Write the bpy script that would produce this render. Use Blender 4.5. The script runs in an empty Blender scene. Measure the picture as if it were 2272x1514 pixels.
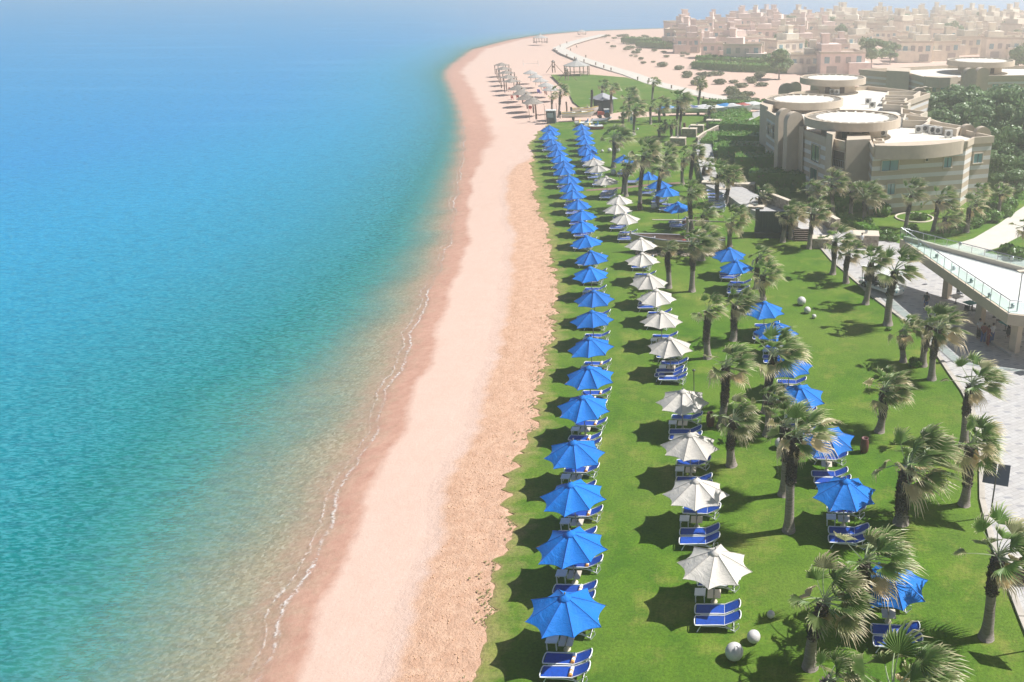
import bpy, math, random
from mathutils import Vector, Matrix, geometry
random.seed(7)
R = math.radians; PI = math.pi
sc = bpy.context.scene
# ------------------------------------------------------------------ camera
FPX, PPX, PPY, CH = 1892.0, 1600.0, 757.0, 26.0
TH = math.atan(797/FPX); CT, ST = math.cos(TH), math.sin(TH)
cam_d = bpy.data.cameras.new("camera"); cam = bpy.data.objects.new("camera", cam_d)
sc.collection.objects.link(cam); sc.camera = cam
cam_d.sensor_width = 36; cam_d.lens = FPX/2272*36
cam_d.shift_x = (1136-PPX)/2272
cam_d.clip_end = 9000; cam_d.clip_start = 0.3
cam.location = (0, 0, CH); cam.rotation_euler = (PI/2-TH, 0, 0)
# ------------------------------------------------------------------ sky, sun, exposure
SUN_EL, SUN_AZ = 50.0, 12.0            # azimuth counted from +X towards +Y
w = bpy.data.worlds.new("World"); sc.world = w; w.use_nodes = True
wn = w.node_tree; sky = wn.nodes.new("ShaderNodeTexSky"); sky.sky_type = 'NISHITA'
sky.sun_disc = False; sky.sun_elevation = R(SUN_EL); sky.sun_rotation = R(90-SUN_AZ)
sky.air_density = 1.0; sky.dust_density = 1.2
wn.links.new(sky.outputs[0], wn.nodes['Background'].inputs[0])
wn.nodes['Background'].inputs[1].default_value = 0.05
sd = bpy.data.lights.new("sun", 'SUN'); sd.energy = 5.0; sd.angle = R(0.53); sd.color = (1, .975, .935)
so = bpy.data.objects.new("sun", sd); sc.collection.objects.link(so)
sv = Vector((math.cos(R(SUN_EL))*math.cos(R(SUN_AZ)), math.cos(R(SUN_EL))*math.sin(R(SUN_AZ)), math.sin(R(SUN_EL))))
so.rotation_euler = sv.to_track_quat('Z', 'Y').to_euler(); so.location = (60, 20, 80)
sc.view_settings.view_transform = 'Standard'; sc.view_settings.look = 'None'
sc.view_settings.exposure = 0.50; sc.view_settings.gamma = 1
HAZE_DENSITY, HAZE_G = 0.0012, 0.50
sc.render.engine = 'CYCLES'
sc.cycles.transparent_max_bounces = 16; sc.cycles.volume_bounces = 1; sc.cycles.max_bounces = 6
sc.render.resolution_x = 1024; sc.render.resolution_y = 682

# ------------------------------------------------------------------ helpers
COL = sc.collection
def G(u, v, z=0.0):
    """where the line of sight through photo point (u,v) meets height z"""
    a = (u-PPX)/FPX; b = (v-PPY)/FPX
    t = (z-CH)/(-(ST+b*CT))
    return (a*t, (CT-b*ST)*t)
def ZY(u, v, Y):
    b = (v-PPY)/FPX; t = Y/(CT-b*ST)
    return (CH-(ST+b*CT)*t, (u-PPX)/FPX*t)
def proj(x, y, z):
    dz = z-CH; d = y*CT-dz*ST
    return (PPX+FPX*x/d, PPY-FPX*(y*ST+dz*CT)/d)

def tag(o, label=None, cat=None, group=None, kind=None):
    if label: o['label'] = label
    if cat: o['category'] = cat
    if group: o['group'] = group
    if kind: o['kind'] = kind
    return o
def empty(name, loc=(0, 0, 0), rz=0.0, s=1.0):
    o = bpy.data.objects.new(name, None); COL.objects.link(o)
    o.location = loc; o.rotation_euler = (0, 0, rz); o.scale = (s, s, s); return o
class MB:
    def __init__(s): s.v = []; s.f = []; s.a = []; s.m = []; s.sm = []
    def quad(s, p, m=0, smooth=False):
        n = len(s.v); s.v += [tuple(q) for q in p]; s.f.append(tuple(range(n, n+len(p)))); s.m.append(m); s.sm.append(smooth)
    def box(s, c, d, rz=0.0, m=0, M=None):
        hx, hy, hz = d[0]/2, d[1]/2, d[2]/2; n = len(s.v)
        cr, sr = math.cos(rz), math.sin(rz)
        for dz in (-hz, hz):
            for dx, dy in ((-hx, -hy), (hx, -hy), (hx, hy), (-hx, hy)):
                if M is not None:
                    q = M @ Vector((dx, dy, dz)); s.v.append((q.x+c[0], q.y+c[1], q.z+c[2]))
                else: s.v.append((c[0]+dx*cr-dy*sr, c[1]+dx*sr+dy*cr, c[2]+dz))
        for f in ((3, 2, 1, 0), (4, 5, 6, 7), (0, 1, 5, 4), (1, 2, 6, 5), (2, 3, 7, 6), (3, 0, 4, 7)):
            s.f.append(tuple(n+i for i in f)); s.m.append(m); s.sm.append(False)
        return s
    def tube(s, pts, r, n=8, cap=True, m=0, smooth=True):
        pts = [Vector(p) for p in pts]; rs = r if isinstance(r, (list, tuple)) else [r]*len(pts)
        base = len(s.v); up = None
        for i, p in enumerate(pts):
            t = (pts[min(i+1, len(pts)-1)]-pts[max(i-1, 0)])
            if t.length < 1e-9: t = Vector((0, 0, 1))
            t.normalize()
            if up is None:
                up = Vector((0, 0, 1)) if abs(t.z) < .9 else Vector((1, 0, 0))
            a = t.cross(up)
            if a.length < 1e-6: a = t.cross(Vector((0, 1, 0)))
            a.normalize(); b = a.cross(t); up = b
            for k in range(n):
                an = 2*PI*k/n
                s.v.append(tuple(p+a*(rs[i]*math.cos(an))+b*(rs[i]*math.sin(an))))
        for i in range(len(pts)-1):
            for k in range(n):
                k2 = (k+1) % n
                s.f.append((base+i*n+k, base+i*n+k2, base+(i+1)*n+k2, base+(i+1)*n+k)); s.m.append(m); s.sm.append(smooth)
        if cap:
            s.f.append(tuple(base+k for k in range(n))); s.m.append(m); s.sm.append(False)
            e = base+(len(pts)-1)*n
            s.f.append(tuple(e+k for k in reversed(range(n)))); s.m.append(m); s.sm.append(False)
        return s
    def lathe(s, prof, n=24, c=(0, 0, 0), m=0, smooth=True, a0=0, a1=2*PI):
        base = len(s.v); full = abs(a1-a0-2*PI) < 1e-6; nn = n if full else n+1
        for (r, z) in prof:
            for k in range(nn):
                an = a0+(a1-a0)*k/n
                s.v.append((c[0]+r*math.cos(an), c[1]+r*math.sin(an), c[2]+z))
        for i in range(len(prof)-1):
            for k in range(n):
                k2 = (k+1) % nn
                s.f.append((base+i*nn+k, base+i*nn+k2, base+(i+1)*nn+k2, base+(i+1)*nn+k)); s.m.append(m); s.sm.append(smooth)
        return s
    def prism(s, poly, z0, z1, top=True, bot=False, m=0, mt=None):
        poly = [(p[0], p[1]) for p in poly]
        ar = sum(poly[i][0]*poly[(i+1) % len(poly)][1]-poly[(i+1) % len(poly)][0]*poly[i][1] for i in range(len(poly)))
        if ar < 0: poly = poly[::-1]
        n = len(poly); b = len(s.v)
        s.v += [(p[0], p[1], z0) for p in poly]+[(p[0], p[1], z1) for p in poly]
        for i in range(n):
            j = (i+1) % n; s.f.append((b+i, b+j, b+n+j, b+n+i)); s.m.append(m); s.sm.append(False)
        tri = geometry.tessellate_polygon([[Vector((p[0], p[1], 0)) for p in poly]])
        for t in tri:
            q = [poly[i] for i in t]
            sg = (q[1][0]-q[0][0])*(q[2][1]-q[0][1])-(q[2][0]-q[0][0])*(q[1][1]-q[0][1])
            t = t if sg > 0 else t[::-1]
            if top: s.f.append(tuple(b+n+i for i in t)); s.m.append(m if mt is None else mt); s.sm.append(False)
            if bot: s.f.append(tuple(b+i for i in reversed(t))); s.m.append(m); s.sm.append(False)
        return s
    def ball(s, c, r, n=16, k=10, m=0, sq=(1, 1, 1)):
        base = len(s.v)
        for i in range(k+1):
            th = PI*i/k
            for j in range(n):
                an = 2*PI*j/n
                s.v.append((c[0]+r*sq[0]*math.sin(th)*math.cos(an), c[1]+r*sq[1]*math.sin(th)*math.sin(an), c[2]+r*sq[2]*math.cos(th)))
        for i in range(k):
            for j in range(n):
                j2 = (j+1) % n
                s.f.append((base+i*n+j, base+(i+1)*n+j, base+(i+1)*n+j2, base+i*n+j2)); s.m.append(m); s.sm.append(True)
        return s
    def mesh(s, name, mats, attrs=None, flat=False):
        me = bpy.data.meshes.new(name); me.from_pydata(s.v, [], s.f)
        for mt in (mats if isinstance(mats, (list, tuple)) else [mats]): me.materials.append(mt)
        me.polygons.foreach_set('material_index', s.m)
        if not flat: me.polygons.foreach_set('use_smooth', s.sm)
        if attrs:
            for k, vals in attrs.items():
                at = me.attributes.new(k, 'FLOAT', 'POINT'); at.data.foreach_set('value', vals)
        me.update(); return me
    def build(s, name, mats, parent=None, loc=None, **kw):
        o = bpy.data.objects.new(name, s.mesh(name, mats, **kw)); COL.objects.link(o)
        if parent is not None: o.parent = parent
        if loc is not None: o.location = loc
        return o
def add(name, me, parent=None, loc=None, rot=None, scale=None):
    o = bpy.data.objects.new(name, me); COL.objects.link(o)
    if parent is not None: o.parent = parent
    if loc is not None: o.location = loc
    if rot is not None: o.rotation_euler = rot
    if scale is not None: o.scale = scale
    return o
KIDS = {}
def copy_tree(o, parent=None):
    c = o.copy(); COL.objects.link(c)
    if parent is not None: c.parent = parent
    for ch in o.children: copy_tree(ch, c)
    return c
def nth(i):
    if 10 <= i % 100 <= 20: return '%dth' % i
    return '%d%s' % (i, {1: 'st', 2: 'nd', 3: 'rd'}.get(i % 10, 'th'))
WORDS = ['nearest', 'second', 'third', 'fourth', 'fifth', 'sixth', 'seventh', 'eighth', 'ninth', 'tenth']
def word(i): return WORDS[i] if i < 10 else nth(i+1)

# ------------------------------------------------------------------ materials
class NT:
    def __init__(s, name):
        s.m = bpy.data.materials.new(name); s.m.use_nodes = True; s.t = s.m.node_tree
        s.p = s.t.nodes['Principled BSDF']; s.out = s.t.nodes['Material Output']
    def n(s, typ, **kw):
        nd = s.t.nodes.new(typ)
        for k, v in kw.items():
            if k.startswith('i_'):
                key = k[2:]; key = int(key) if key.isdigit() else key.replace('_', ' ')
                if hasattr(v, 'links') or isinstance(v, bpy.types.NodeSocket): s.t.links.new(v, nd.inputs[key])
                else: nd.inputs[key].default_value = v
            else: setattr(nd, k, v)
        return nd
    def l(s, a, b): s.t.links.new(a, b)
    def math(s, op, a, b=0.0, c=None):
        nd = s.t.nodes.new('ShaderNodeMath'); nd.operation = op
        for i, x in enumerate((a, b) if c is None else (a, b, c)):
            if isinstance(x, (int, float)): nd.inputs[i].default_value = x
            else: s.l(x, nd.inputs[i])
        return nd.outputs[0]
    def mix(s, f, a, b, mode='MIX'):
        nd = s.t.nodes.new('ShaderNodeMix'); nd.data_type = 'RGBA'; nd.blend_type = mode
        for sock, x in ((nd.inputs[0], f), (nd.inputs[6], a), (nd.inputs[7], b)):
            if isinstance(x, (int, float)): sock.default_value = x
            elif isinstance(x, tuple): sock.default_value = x if len(x) == 4 else (*x, 1)
            else: s.l(x, sock)
        return nd.outputs[2]
    def ramp(s, f, stops, interp='LINEAR'):
        nd = s.t.nodes.new('ShaderNodeValToRGB'); s.l(f, nd.inputs[0]); e = nd.color_ramp.elements
        nd.color_ramp.interpolation = interp
        while len(e) < len(stops): e.new(.5)
        for i, (p, c) in enumerate(stops):
            e[i].position = p; e[i].color = (c, c, c, 1) if isinstance(c, (int, float)) else (*c, 1)
        return nd.outputs[0]
    def noise(s, scale, detail=4, rough=.55, vec=None, out=0, dist=0.0):
        nd = s.t.nodes.new('ShaderNodeTexNoise'); nd.inputs['Scale'].default_value = scale
        nd.inputs['Detail'].default_value = detail; nd.inputs['Roughness'].default_value = rough
        nd.inputs['Distortion'].default_value = dist
        s.l(vec if vec is not None else s.coord(), nd.inputs['Vector']); return nd.outputs[out]
    def coord(s, which='Object'):
        if not hasattr(s, '_tc'): s._tc = s.t.nodes.new('ShaderNodeTexCoord')
        return s._tc.outputs[which]
    def world(s):
        if not hasattr(s, '_g'): s._g = s.t.nodes.new('ShaderNodeNewGeometry')
        return s._g.outputs['Position']
    def mapping(s, vec, scale=(1, 1, 1), rot=(0, 0, 0)):
        nd = s.t.nodes.new('ShaderNodeMapping'); s.l(vec, nd.inputs[0])
        nd.inputs['Scale'].default_value = scale; nd.inputs['Rotation'].default_value = rot; return nd.outputs[0]
    def attr(s, name):
        nd = s.t.nodes.new('ShaderNodeAttribute'); nd.attribute_name = name; return nd.outputs['Fac']
    def rnd(s):
        return s.t.nodes.new('ShaderNodeObjectInfo').outputs['Random']
    def bump(s, h, strength=.5, dist=.05):
        nd = s.t.nodes.new('ShaderNodeBump'); nd.inputs['Strength'].default_value = strength
        nd.inputs['Distance'].default_value = dist; s.l(h, nd.inputs['Height']); s.l(nd.outputs[0], s.p.inputs['Normal']); return nd.outputs[0]
    def col(s, c):
        if isinstance(c, tuple): s.p.inputs['Base Color'].default_value = (*c, 1)
        else: s.l(c, s.p.inputs['Base Color'])
        return s
    def set(s, **kw):
        for k, v in kw.items(): s.p.inputs[k.replace('_', ' ')].default_value = v
        return s
def simple(name, c, rough=.6, var=.12, scale=3.0, metal=0.0, bump=0.0, spec=.5, obj_var=0.0):
    t = NT(name); n = t.noise(scale, 5, .6)
    dark = tuple(x*(1-var) for x in c); light = tuple(min(1, x*(1+var)) for x in c)
    base = t.mix(t.ramp(n, [(.3, 0.), (.7, 1.)]), dark, light)
    if obj_var:
        hs = t.t.nodes.new('ShaderNodeHueSaturation'); t.l(base, hs.inputs['Color'])
        t.l(t.math('MULTIPLY_ADD', t.rnd(), obj_var*2, 1-obj_var), hs.inputs['Value']); base = hs.outputs[0]
    t.col(base); t.set(Roughness=rough, Metallic=metal); t.p.inputs['Specular IOR Level'].default_value = spec
    if bump: t.bump(t.noise(scale*6, 4), bump, .02)
    return t.m
M = {}
M['white_plastic'] = simple('white_plastic', (.80, .81, .82), .35, .05, 4)
M['blue_sling'] = simple('blue_sling', (.003, .055, .34), .6, .18, 8, obj_var=.12)
M['table_white'] = simple('table_white', (.82, .83, .84), .4, .08, 4, obj_var=.1)
M['cream_table'] = simple('cream_table', (.66, .58, .46), .5, .1, 3, obj_var=.15)
M['pole'] = simple('pole_grey', (.30, .28, .26), .4, .1, 5, .4)
M['towel_white'] = simple('towel_white', (.85, .83, .80), .9, .05, 12)
M['towel_orange'] = simple('towel_orange', (.75, .33, .08), .9, .1, 12)
def fabric(name, c, c2, transl):
    t = NT(name)
    n = t.noise(1.3, 4, .6); base = t.mix(n, c, c2)
    hs = t.t.nodes.new('ShaderNodeHueSaturation'); t.l(base, hs.inputs['Color'])
    t.l(t.math('MULTIPLY_ADD', t.rnd(), .30, .80), hs.inputs['Value']); t.col(hs.outputs[0]); t.set(Roughness=.75)
    t.bump(t.noise(1.6, 5, .7, dist=1.8), .6, .12)
    tr = t.n('ShaderNodeBsdfTranslucent'); t.l(hs.outputs[0], tr.inputs[0])
    mx = t.n('ShaderNodeMixShader'); mx.inputs[0].default_value = transl
    t.l(t.p.outputs[0], mx.inputs[1]); t.l(tr.outputs[0], mx.inputs[2]); t.l(mx.outputs[0], t.out.inputs[0]); return t.m
M['blue_canvas'] = fabric('blue_canvas', (.0, .165, .62), (.0, .225, .76), .18)
M['cream_canvas'] = fabric('cream_canvas', (.66, .61, .55), (.76, .72, .66), .2)
M['seam_blue'] = simple('seam_blue', (.004, .09, .45), .7)
M['seam_cream'] = simple('seam_cream', (.50, .46, .41), .7)

def foliage(name, g1, g2, dry):
    t = NT(name)
    n = t.noise(1.6, 3); b = t.mix(n, g1, g2)
    a = t.attr('dry'); b = t.mix(a, b, dry)
    hs = t.t.nodes.new('ShaderNodeHueSaturation'); t.l(b, hs.inputs['Color'])
    t.l(t.math('MULTIPLY_ADD', t.rnd(), .3, .85), hs.inputs['Value'])
    t.col(hs.outputs[0]); t.set(Roughness=.42)
    tr = t.n('ShaderNodeBsdfTranslucent'); t.l(hs.outputs[0], tr.inputs[0])
    mx = t.n('ShaderNodeMixShader'); mx.inputs[0].default_value = .33
    t.l(t.p.outputs[0], mx.inputs[1]); t.l(tr.outputs[0], mx.inputs[2]); t.l(mx.outputs[0], t.out.inputs[0]); return t.m
M['frond'] = foliage('palm_frond', (.08, .18, .04), (.24, .36, .10), (.88, .72, .50))
M['leaf'] = foliage('hedge_leaf', (.07, .19, .02), (.15, .32, .035), (.25, .22, .10))
M['tree_leaf'] = foliage('tree_leaf', (.13, .24, .09), (.22, .34, .15), (.25, .22, .10))
M['fringe'] = foliage('fringe_grass', (.14, .22, .04), (.24, .28, .08), (.50, .40, .22))
M['scrub'] = foliage('scrub_leaf', (.12, .15, .07), (.20, .22, .11), (.35, .30, .20))
def bark():
    t = NT('palm_bark'); v = t.mapping(t.coord(), (1, 1, 7))
    n = t.noise(3, 5, .6, vec=v); t.col(t.ramp(n, [(.25, (.16, .13, .11)), (.5, (.27, .23, .20)), (.75, (.36, .31, .27))]))
    t.set(Roughness=.9); t.bump(n, .7, .06); return t.m
M['bark'] = bark()
M['boots'] = simple('palm_leaf_bases', (.115, .095, .085), .9, .5, 5, bump=.5)
M['petiole'] = simple('petiole', (.36, .42, .24), .4, .2, 3)

# ground materials --------------------------------------------------
def sand():
    t = NT('beach_sand'); pos = t.world()
    fr = t.attr('fr'); d = t.attr('dist')
    wob = t.math('MULTIPLY', t.math('SUBTRACT', t.noise(.09, 2, vec=pos), .5), .14)
    f = t.math('ADD', fr, wob)
    f2 = t.math('ADD', f, t.math('MULTIPLY', t.math('SUBTRACT', t.noise(1.3, 5, .7, vec=pos), .5), .10))
    fine = t.noise(9, 6, .7, vec=pos); mid = t.noise(1.7, 6, .65, vec=pos)
    pale = t.mix(t.ramp(fine, [(.3, 0.), (.75, 1.)]), (.60, .435, .355), (.68, .51, .43))
    rough = t.mix(t.ramp(mid, [(.3, 0.), (.7, 1.)]), (.53, .315, .21), (.70, .465, .33))
    rough = t.mix(t.ramp(fine, [(.28, 1.), (.45, 0.)]), rough, (.40, .225, .135))
    wet = t.mix(t.ramp(mid, [(.3, 0.), (.7, 1.)]), (.40, .215, .16), (.52, .31, .235))
    c = t.mix(t.ramp(f2, [(.135, 0.), (.20, 1.)]), wet, pale)
    c = t.mix(t.ramp(t.noise(.7, 6, .75, vec=pos), [(.35, .0), (.7, .35)]), c, (.56, .37, .28))
    c = t.mix(t.ramp(f2, [(.615, 0.), (.675, 1.)]), c, rough)
    # pebbly sea bed
    vo = t.t.nodes.new('ShaderNodeTexVoronoi'); vo.inputs['Scale'].default_value = 6.5; t.l(pos, vo.inputs['Vector'])
    peb = t.ramp(vo.outputs['Color'], [(.0, (.24, .19, .12)), (.45, (.44, .36, .25)), (.8, (.62, .54, .40)), (1., (.82, .76, .62))])
    peb = t.mix(t.noise(2.2, 6, .75, vec=pos), peb, (.28, .22, .14), 'MIX')
    sub = t.ramp(t.math('MULTIPLY_ADD', d, -.17, t.noise(.9, 5, .7, vec=pos)), [(.35, 0.), (1.0, 1.)])
    c = t.mix(sub, c, peb)
    t.col(c); t.set(Roughness=.95); t.p.inputs['Specular IOR Level'].default_value = .15
    hb = t.math('ADD', t.noise(1.1, 7, .75, vec=pos), t.math('MULTIPLY', fine, .35))
    hb = t.math('MULTIPLY', hb, t.ramp(f2, [(.0, .25), (.2, .22), (.55, .28), (.72, 1.)]))
    t.bump(hb, .8, .22); return t.m
M['sand'] = sand()
M['clod'] = simple('sand_clod', (.60, .38, .24), .95, .2, 9)
def grass():
    t = NT('lawn_grass'); pos = t.world()
    big = t.noise(.09, 4, .6, vec=pos); mid = t.noise(.55, 5, .7, vec=pos); fine = t.noise(7, 7, .8, vec=pos)
    c = t.mix(t.ramp(mid, [(.3, 0.), (.7, 1.)]), (.038, .118, .006), (.100, .205, .010))
    c = t.mix(t.ramp(big, [(.38, 0.), (.66, .55)]), c, (.16, .22, .035))
    e = t.attr('edge')
    worn = t.ramp(t.math('ADD', e, t.math('MULTIPLY', t.math('SUBTRACT', t.noise(.8, 6, .7, vec=pos), .5), 1.1)), [(.55, 0.), (1.05, 1.)])
    c = t.mix(worn, c, t.mix(mid, (.20, .22, .05), (.40, .30, .15)))
    c = t.mix(t.ramp(t.math('ADD', e, t.math('MULTIPLY', t.math('SUBTRACT', t.noise(2.6, 6, .75, vec=pos), .5), 2.2)), [(1.05, 0.), (1.25, 1.)]), c, (.60, .38, .24))
    patch = t.ramp(t.noise(.22, 7, .75, vec=pos), [(.52, 0.), (.70, .75)])
    c = t.mix(patch, c, (.26, .26, .06))
    sp = t.ramp(fine, [(.28, .42), (.52, 1.), (.8, 1.5)])
    c = t.mix(1.0, c, sp, 'MULTIPLY')
    t.col(c); t.set(Roughness=.85); t.p.inputs['Specular IOR Level'].default_value = .25
    t.bump(t.math('ADD', fine, t.math('MULTIPLY', mid, .6)), .6, .06); return t.m
M['grass'] = grass()
def pavers():
    t = NT('white_pavers'); pos = t.mapping(t.world(), (1, 1, 1), (0, 0, R(-28)))
    br = t.t.nodes.new('ShaderNodeTexBrick'); t.l(pos, br.inputs['Vector'])
    br.inputs['Scale'].default_value = 1.0; br.inputs['Brick Width'].default_value = .62; br.inputs['Row Height'].default_value = .31
    br.inputs['Mortar Size'].default_value = .012
    br.inputs['Color1'].default_value = (.42, .41, .41, 1); br.inputs['Color2'].default_value = (.50, .49, .48, 1); br.inputs['Mortar'].default_value = (.30, .29, .28, 1)
    sep = t.t.nodes.new('ShaderNodeSeparateXYZ'); t.l(pos, sep.inputs[0])
    fx = t.math('LESS_THAN', t.math('FRACT', t.math('DIVIDE', sep.outputs[0], 1.24)), .30)
    fy = t.math('LESS_THAN', t.math('FRACT', t.math('DIVIDE', t.math('ADD', sep.outputs[1], t.math('MULTIPLY', sep.outputs[0], .5)), .93)), .26)
    c = t.mix(t.math('MULTIPLY', fx, fy), br.outputs['Color'], (.30, .30, .32))
    c = t.mix(t.ramp(t.noise(.7, 5, .7, vec=t.world()), [(.4, 0.), (.8, .35)]), c, (.38, .33, .28))
    t.col(c); t.set(Roughness=.8); return t.m
M['paver'] = pavers()
M['deck'] = simple('white_deck', (.72, .71, .68), .8, .08, 1.2)
M['concrete'] = simple('pale_concrete', (.50, .47, .43), .85, .12, 1.5, bump=.2)
M['kerb'] = simple('kerb_stone', (.46, .42, .37), .85, .15, 2, bump=.2)
M['whitepath'] = simple('white_path', (.60, .56, .50), .9, .08, .8)
M['redpath'] = simple('brown_path', (.22, .13, .11), .95, .25, 3)
def stonewall():
    t = NT('rubble_stone'); vo = t.t.nodes.new('ShaderNodeTexVoronoi'); vo.inputs['Scale'].default_value = 3.5; t.l(t.coord(), vo.inputs['Vector'])
    t.col(t.ramp(vo.outputs['Color'], [(0, (.20, .16, .12)), (.5, (.34, .28, .22)), (1, (.46, .40, .33))])); t.set(Roughness=.95)
    t.bump(vo.outputs['Distance'], .8, .08); return t.m
M['stone'] = stonewall()
def water():
    t = NT('sea_water'); pos = t.world(); d = t.attr('dist')          # metres from the waterline, out to sea
    n = t.noise(.16, 4, .6, vec=pos); sep = t.t.nodes.new('ShaderNodeSeparateXYZ'); t.l(pos, sep.inputs[0]); shelf = t.math('MAXIMUM', t.math('MINIMUM', t.math('DIVIDE', t.math('SUBTRACT', sep.outputs[1], 55.0), 50.0), 3.0), 0.0)
    dd = t.math('MULTIPLY_ADD', t.math('SUBTRACT', n, .5), 5.0, t.math('MULTIPLY', d, t.math('ADD', shelf, 1.0)))       # the shelf steepens towards the point
    k = t.math('DIVIDE', dd, 200.0)
    c = t.ramp(k, [(0., (.20, .27, .19)), (.02, (.13, .29, .22)), (.045, (.03, .25, .21)), (.07, (.0, .175, .165)), (.10, (.0, .175, .21)), (.20, (.0, .215, .35)), (.42, (.0, .245, .48)), (.95, (.0, .215, .54))])
    streak = t.noise(1.0, 5, .6, vec=t.mapping(pos, (.012, .045, 1), (0, 0, R(-8))))
    c = t.mix(t.math('MULTIPLY', t.ramp(streak, [(.52, 0.), (.72, .30)]), t.ramp(k, [(.3, 0.), (.8, 1.)])), c, (.12, .40, .72))
    rip = t.noise(1.0, 5, .62, vec=t.mapping(pos, (2.0, 5.6, 1), (0, 0, R(20))), dist=.4)
    swell = t.noise(1.0, 4, .6, vec=t.mapping(pos, (.55, 1.7, 1), (0, 0, R(28))), dist=.6)
    h = t.math('ADD', t.math('MULTIPLY', rip, .5), swell)
    c = t.mix(t.ramp(rip, [(.44, .0), (.58, .75)]), c, t.mix(.5, c, (.12, .46, .55)))  # sparkle on the ripples painted into the water colour
    c = t.mix(t.ramp(swell, [(.35, .55), (.55, 0.)]), c, t.mix(.5, c, (.0, .06, .12)))  # shade in the wave troughs painted as darker water
    t.col(c); t.set(Roughness=.2, IOR=1.33); t.p.inputs['Specular IOR Level'].default_value = .10
    t.bump(h, .5, .25)
    al = t.ramp(t.math('DIVIDE', dd, 26.0), [(0., .04), (.08, .16), (.22, .48), (.42, .82), (.7, 1.)])
    # foam: thin broken lines just off the waterline
    fn = t.noise(.35, 5, .7, vec=pos); dn = t.math('MULTIPLY_ADD', t.math('SUBTRACT', fn, .5), 1.5, d)
    b1 = t.ramp(t.math('ABSOLUTE', t.math('SUBTRACT', dn, .15)), [(0., .6), (.14, 0.)])
    b2 = t.ramp(t.math('ABSOLUTE', t.math('SUBTRACT', dn, .75)), [(0., .45), (.08, 0.)])
    b3 = t.ramp(t.math('ABSOLUTE', t.math('SUBTRACT', dn, -.35)), [(0., .5), (.08, 0.)]); b2 = t.math('MAXIMUM', b2, b3)
    patch = t.ramp(t.noise(.10, 3, .6, vec=pos), [(.44, 0.), (.56, 1.)])
    lace = t.ramp(t.noise(3.0, 5, .7, vec=pos), [(.43, 0.), (.55, 1.)])
    foam = t.math('MULTIPLY', t.math('MULTIPLY', t.math('MAXIMUM', b1, b2), lace), t.math('MULTIPLY_ADD', patch, .8, .2))
    fb = t.n('ShaderNodeBsdfDiffuse'); fb.inputs[0].default_value = (.85, .84, .82, 1)
    trn = t.n('ShaderNodeBsdfTransparent')
    m1 = t.n('ShaderNodeMixShader'); t.l(al, m1.inputs[0]); t.l(trn.outputs[0], m1.inputs[1]); t.l(t.p.outputs[0], m1.inputs[2])
    m2 = t.n('ShaderNodeMixShader'); t.l(foam, m2.inputs[0]); t.l(m1.outputs[0], m2.inputs[1]); t.l(fb.outputs[0], m2.inputs[2])
    t.l(m2.outputs[0], t.out.inputs[0]); return t.m
M['water'] = water()
def banded(name, c1, c2, per=1.16):
    t = NT(name); sep = t.t.nodes.new('ShaderNodeSeparateXYZ'); t.l(t.world(), sep.inputs[0])
    f = t.math('GREATER_THAN', t.math('FRACT', t.math('DIVIDE', sep.outputs[2], per)), .56)
    n = t.noise(1.2, 5, .6); a = t.mix(n, tuple(x*.9 for x in c1), c1); b = t.mix(n, tuple(x*.9 for x in c2), c2)
    t.col(t.mix(f, a, b)); t.set(Roughness=.9); t.bump(t.noise(9, 4), .2, .02); return t.m
M['banded'] = banded('banded_render', (.54, .44, .33), (.70, .68, .66))
M['tan'] = simple('tan_render', (.55, .46, .36), .9, .08, 1, bump=.15)
M['tan_light'] = simple('pale_render', (.62, .54, .44), .9, .06, 1)
M['roof'] = simple('roof_screed', (.70, .66, .58), .9, .08, .6)
M['hazed_open'] = simple('hazed_opening', (.42, .38, .35), .8)  # village windows and doors, paled in colour to stand in for haze
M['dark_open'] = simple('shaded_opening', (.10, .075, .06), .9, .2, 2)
M['frame_dark'] = simple('window_frame', (.09, .09, .09), .5)
M['metal'] = simple('brushed_metal', (.45, .47, .50), .3, .08, 6, .8)
M['ac'] = simple('ac_casing', (.66, .65, .62), .5, .08, 3)
def glass(name, c, rough=.08):
    t = NT(name); t.col(t.mix(t.noise(.8, 3), tuple(x*.8 for x in c), c)); t.set(Roughness=rough); t.p.inputs['Specular IOR Level'].default_value = .9; return t.m
M['pane'] = glass('window_glass', (.20, .38, .44)); M['green_pane'] = glass('green_glass', (.03, .13, .12))
def clear_glass():
    t = NT('clear_glass'); g = t.n('ShaderNodeBsdfGlossy'); g.inputs['Roughness'].default_value = .05; g.inputs[0].default_value = (.9, 1, .97, 1)
    tr = t.n('ShaderNodeBsdfTransparent'); tr.inputs[0].default_value = (.86, .94, .92, 1)
    mx = t.n('ShaderNodeMixShader'); mx.inputs[0].default_value = .08
    t.l(tr.outputs[0], mx.inputs[1]); t.l(g.outputs[0], mx.inputs[2]); t.l(mx.outputs[0], t.out.inputs[0]); return t.m
M['clear'] = clear_glass()
M['hazed_terra'] = simple('hazed_terracotta', (.78, .64, .57), .9, .12, .6, obj_var=.15)  # village walls whitened, so distance haze is partly in the colour
M['hazed_ochre'] = simple('hazed_ochre_render', (.80, .73, .61), .9, .12, .6, obj_var=.15)  # haze whitening mixed into this wall colour as well
M['thatch'] = simple('thatch', (.26, .23, .20), .95, .35, 6, bump=.6, obj_var=.12)
M['pale_thatch'] = simple('pale_thatch', (.40, .39, .37), .95, .25, 6, bump=.4)
M['wood'] = simple('weathered_wood', (.24, .17, .13), .85, .25, 4)
M['mast'] = simple('grey_mast_wood', (.42, .37, .33), .8, .15, 5)
M['black'] = simple('black_panel', (.022, .030, .038), .6, .25, 2)
M['dark_panel'] = simple('dark_green_panel', (.035, .055, .06), .6, .2, 2)
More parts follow.
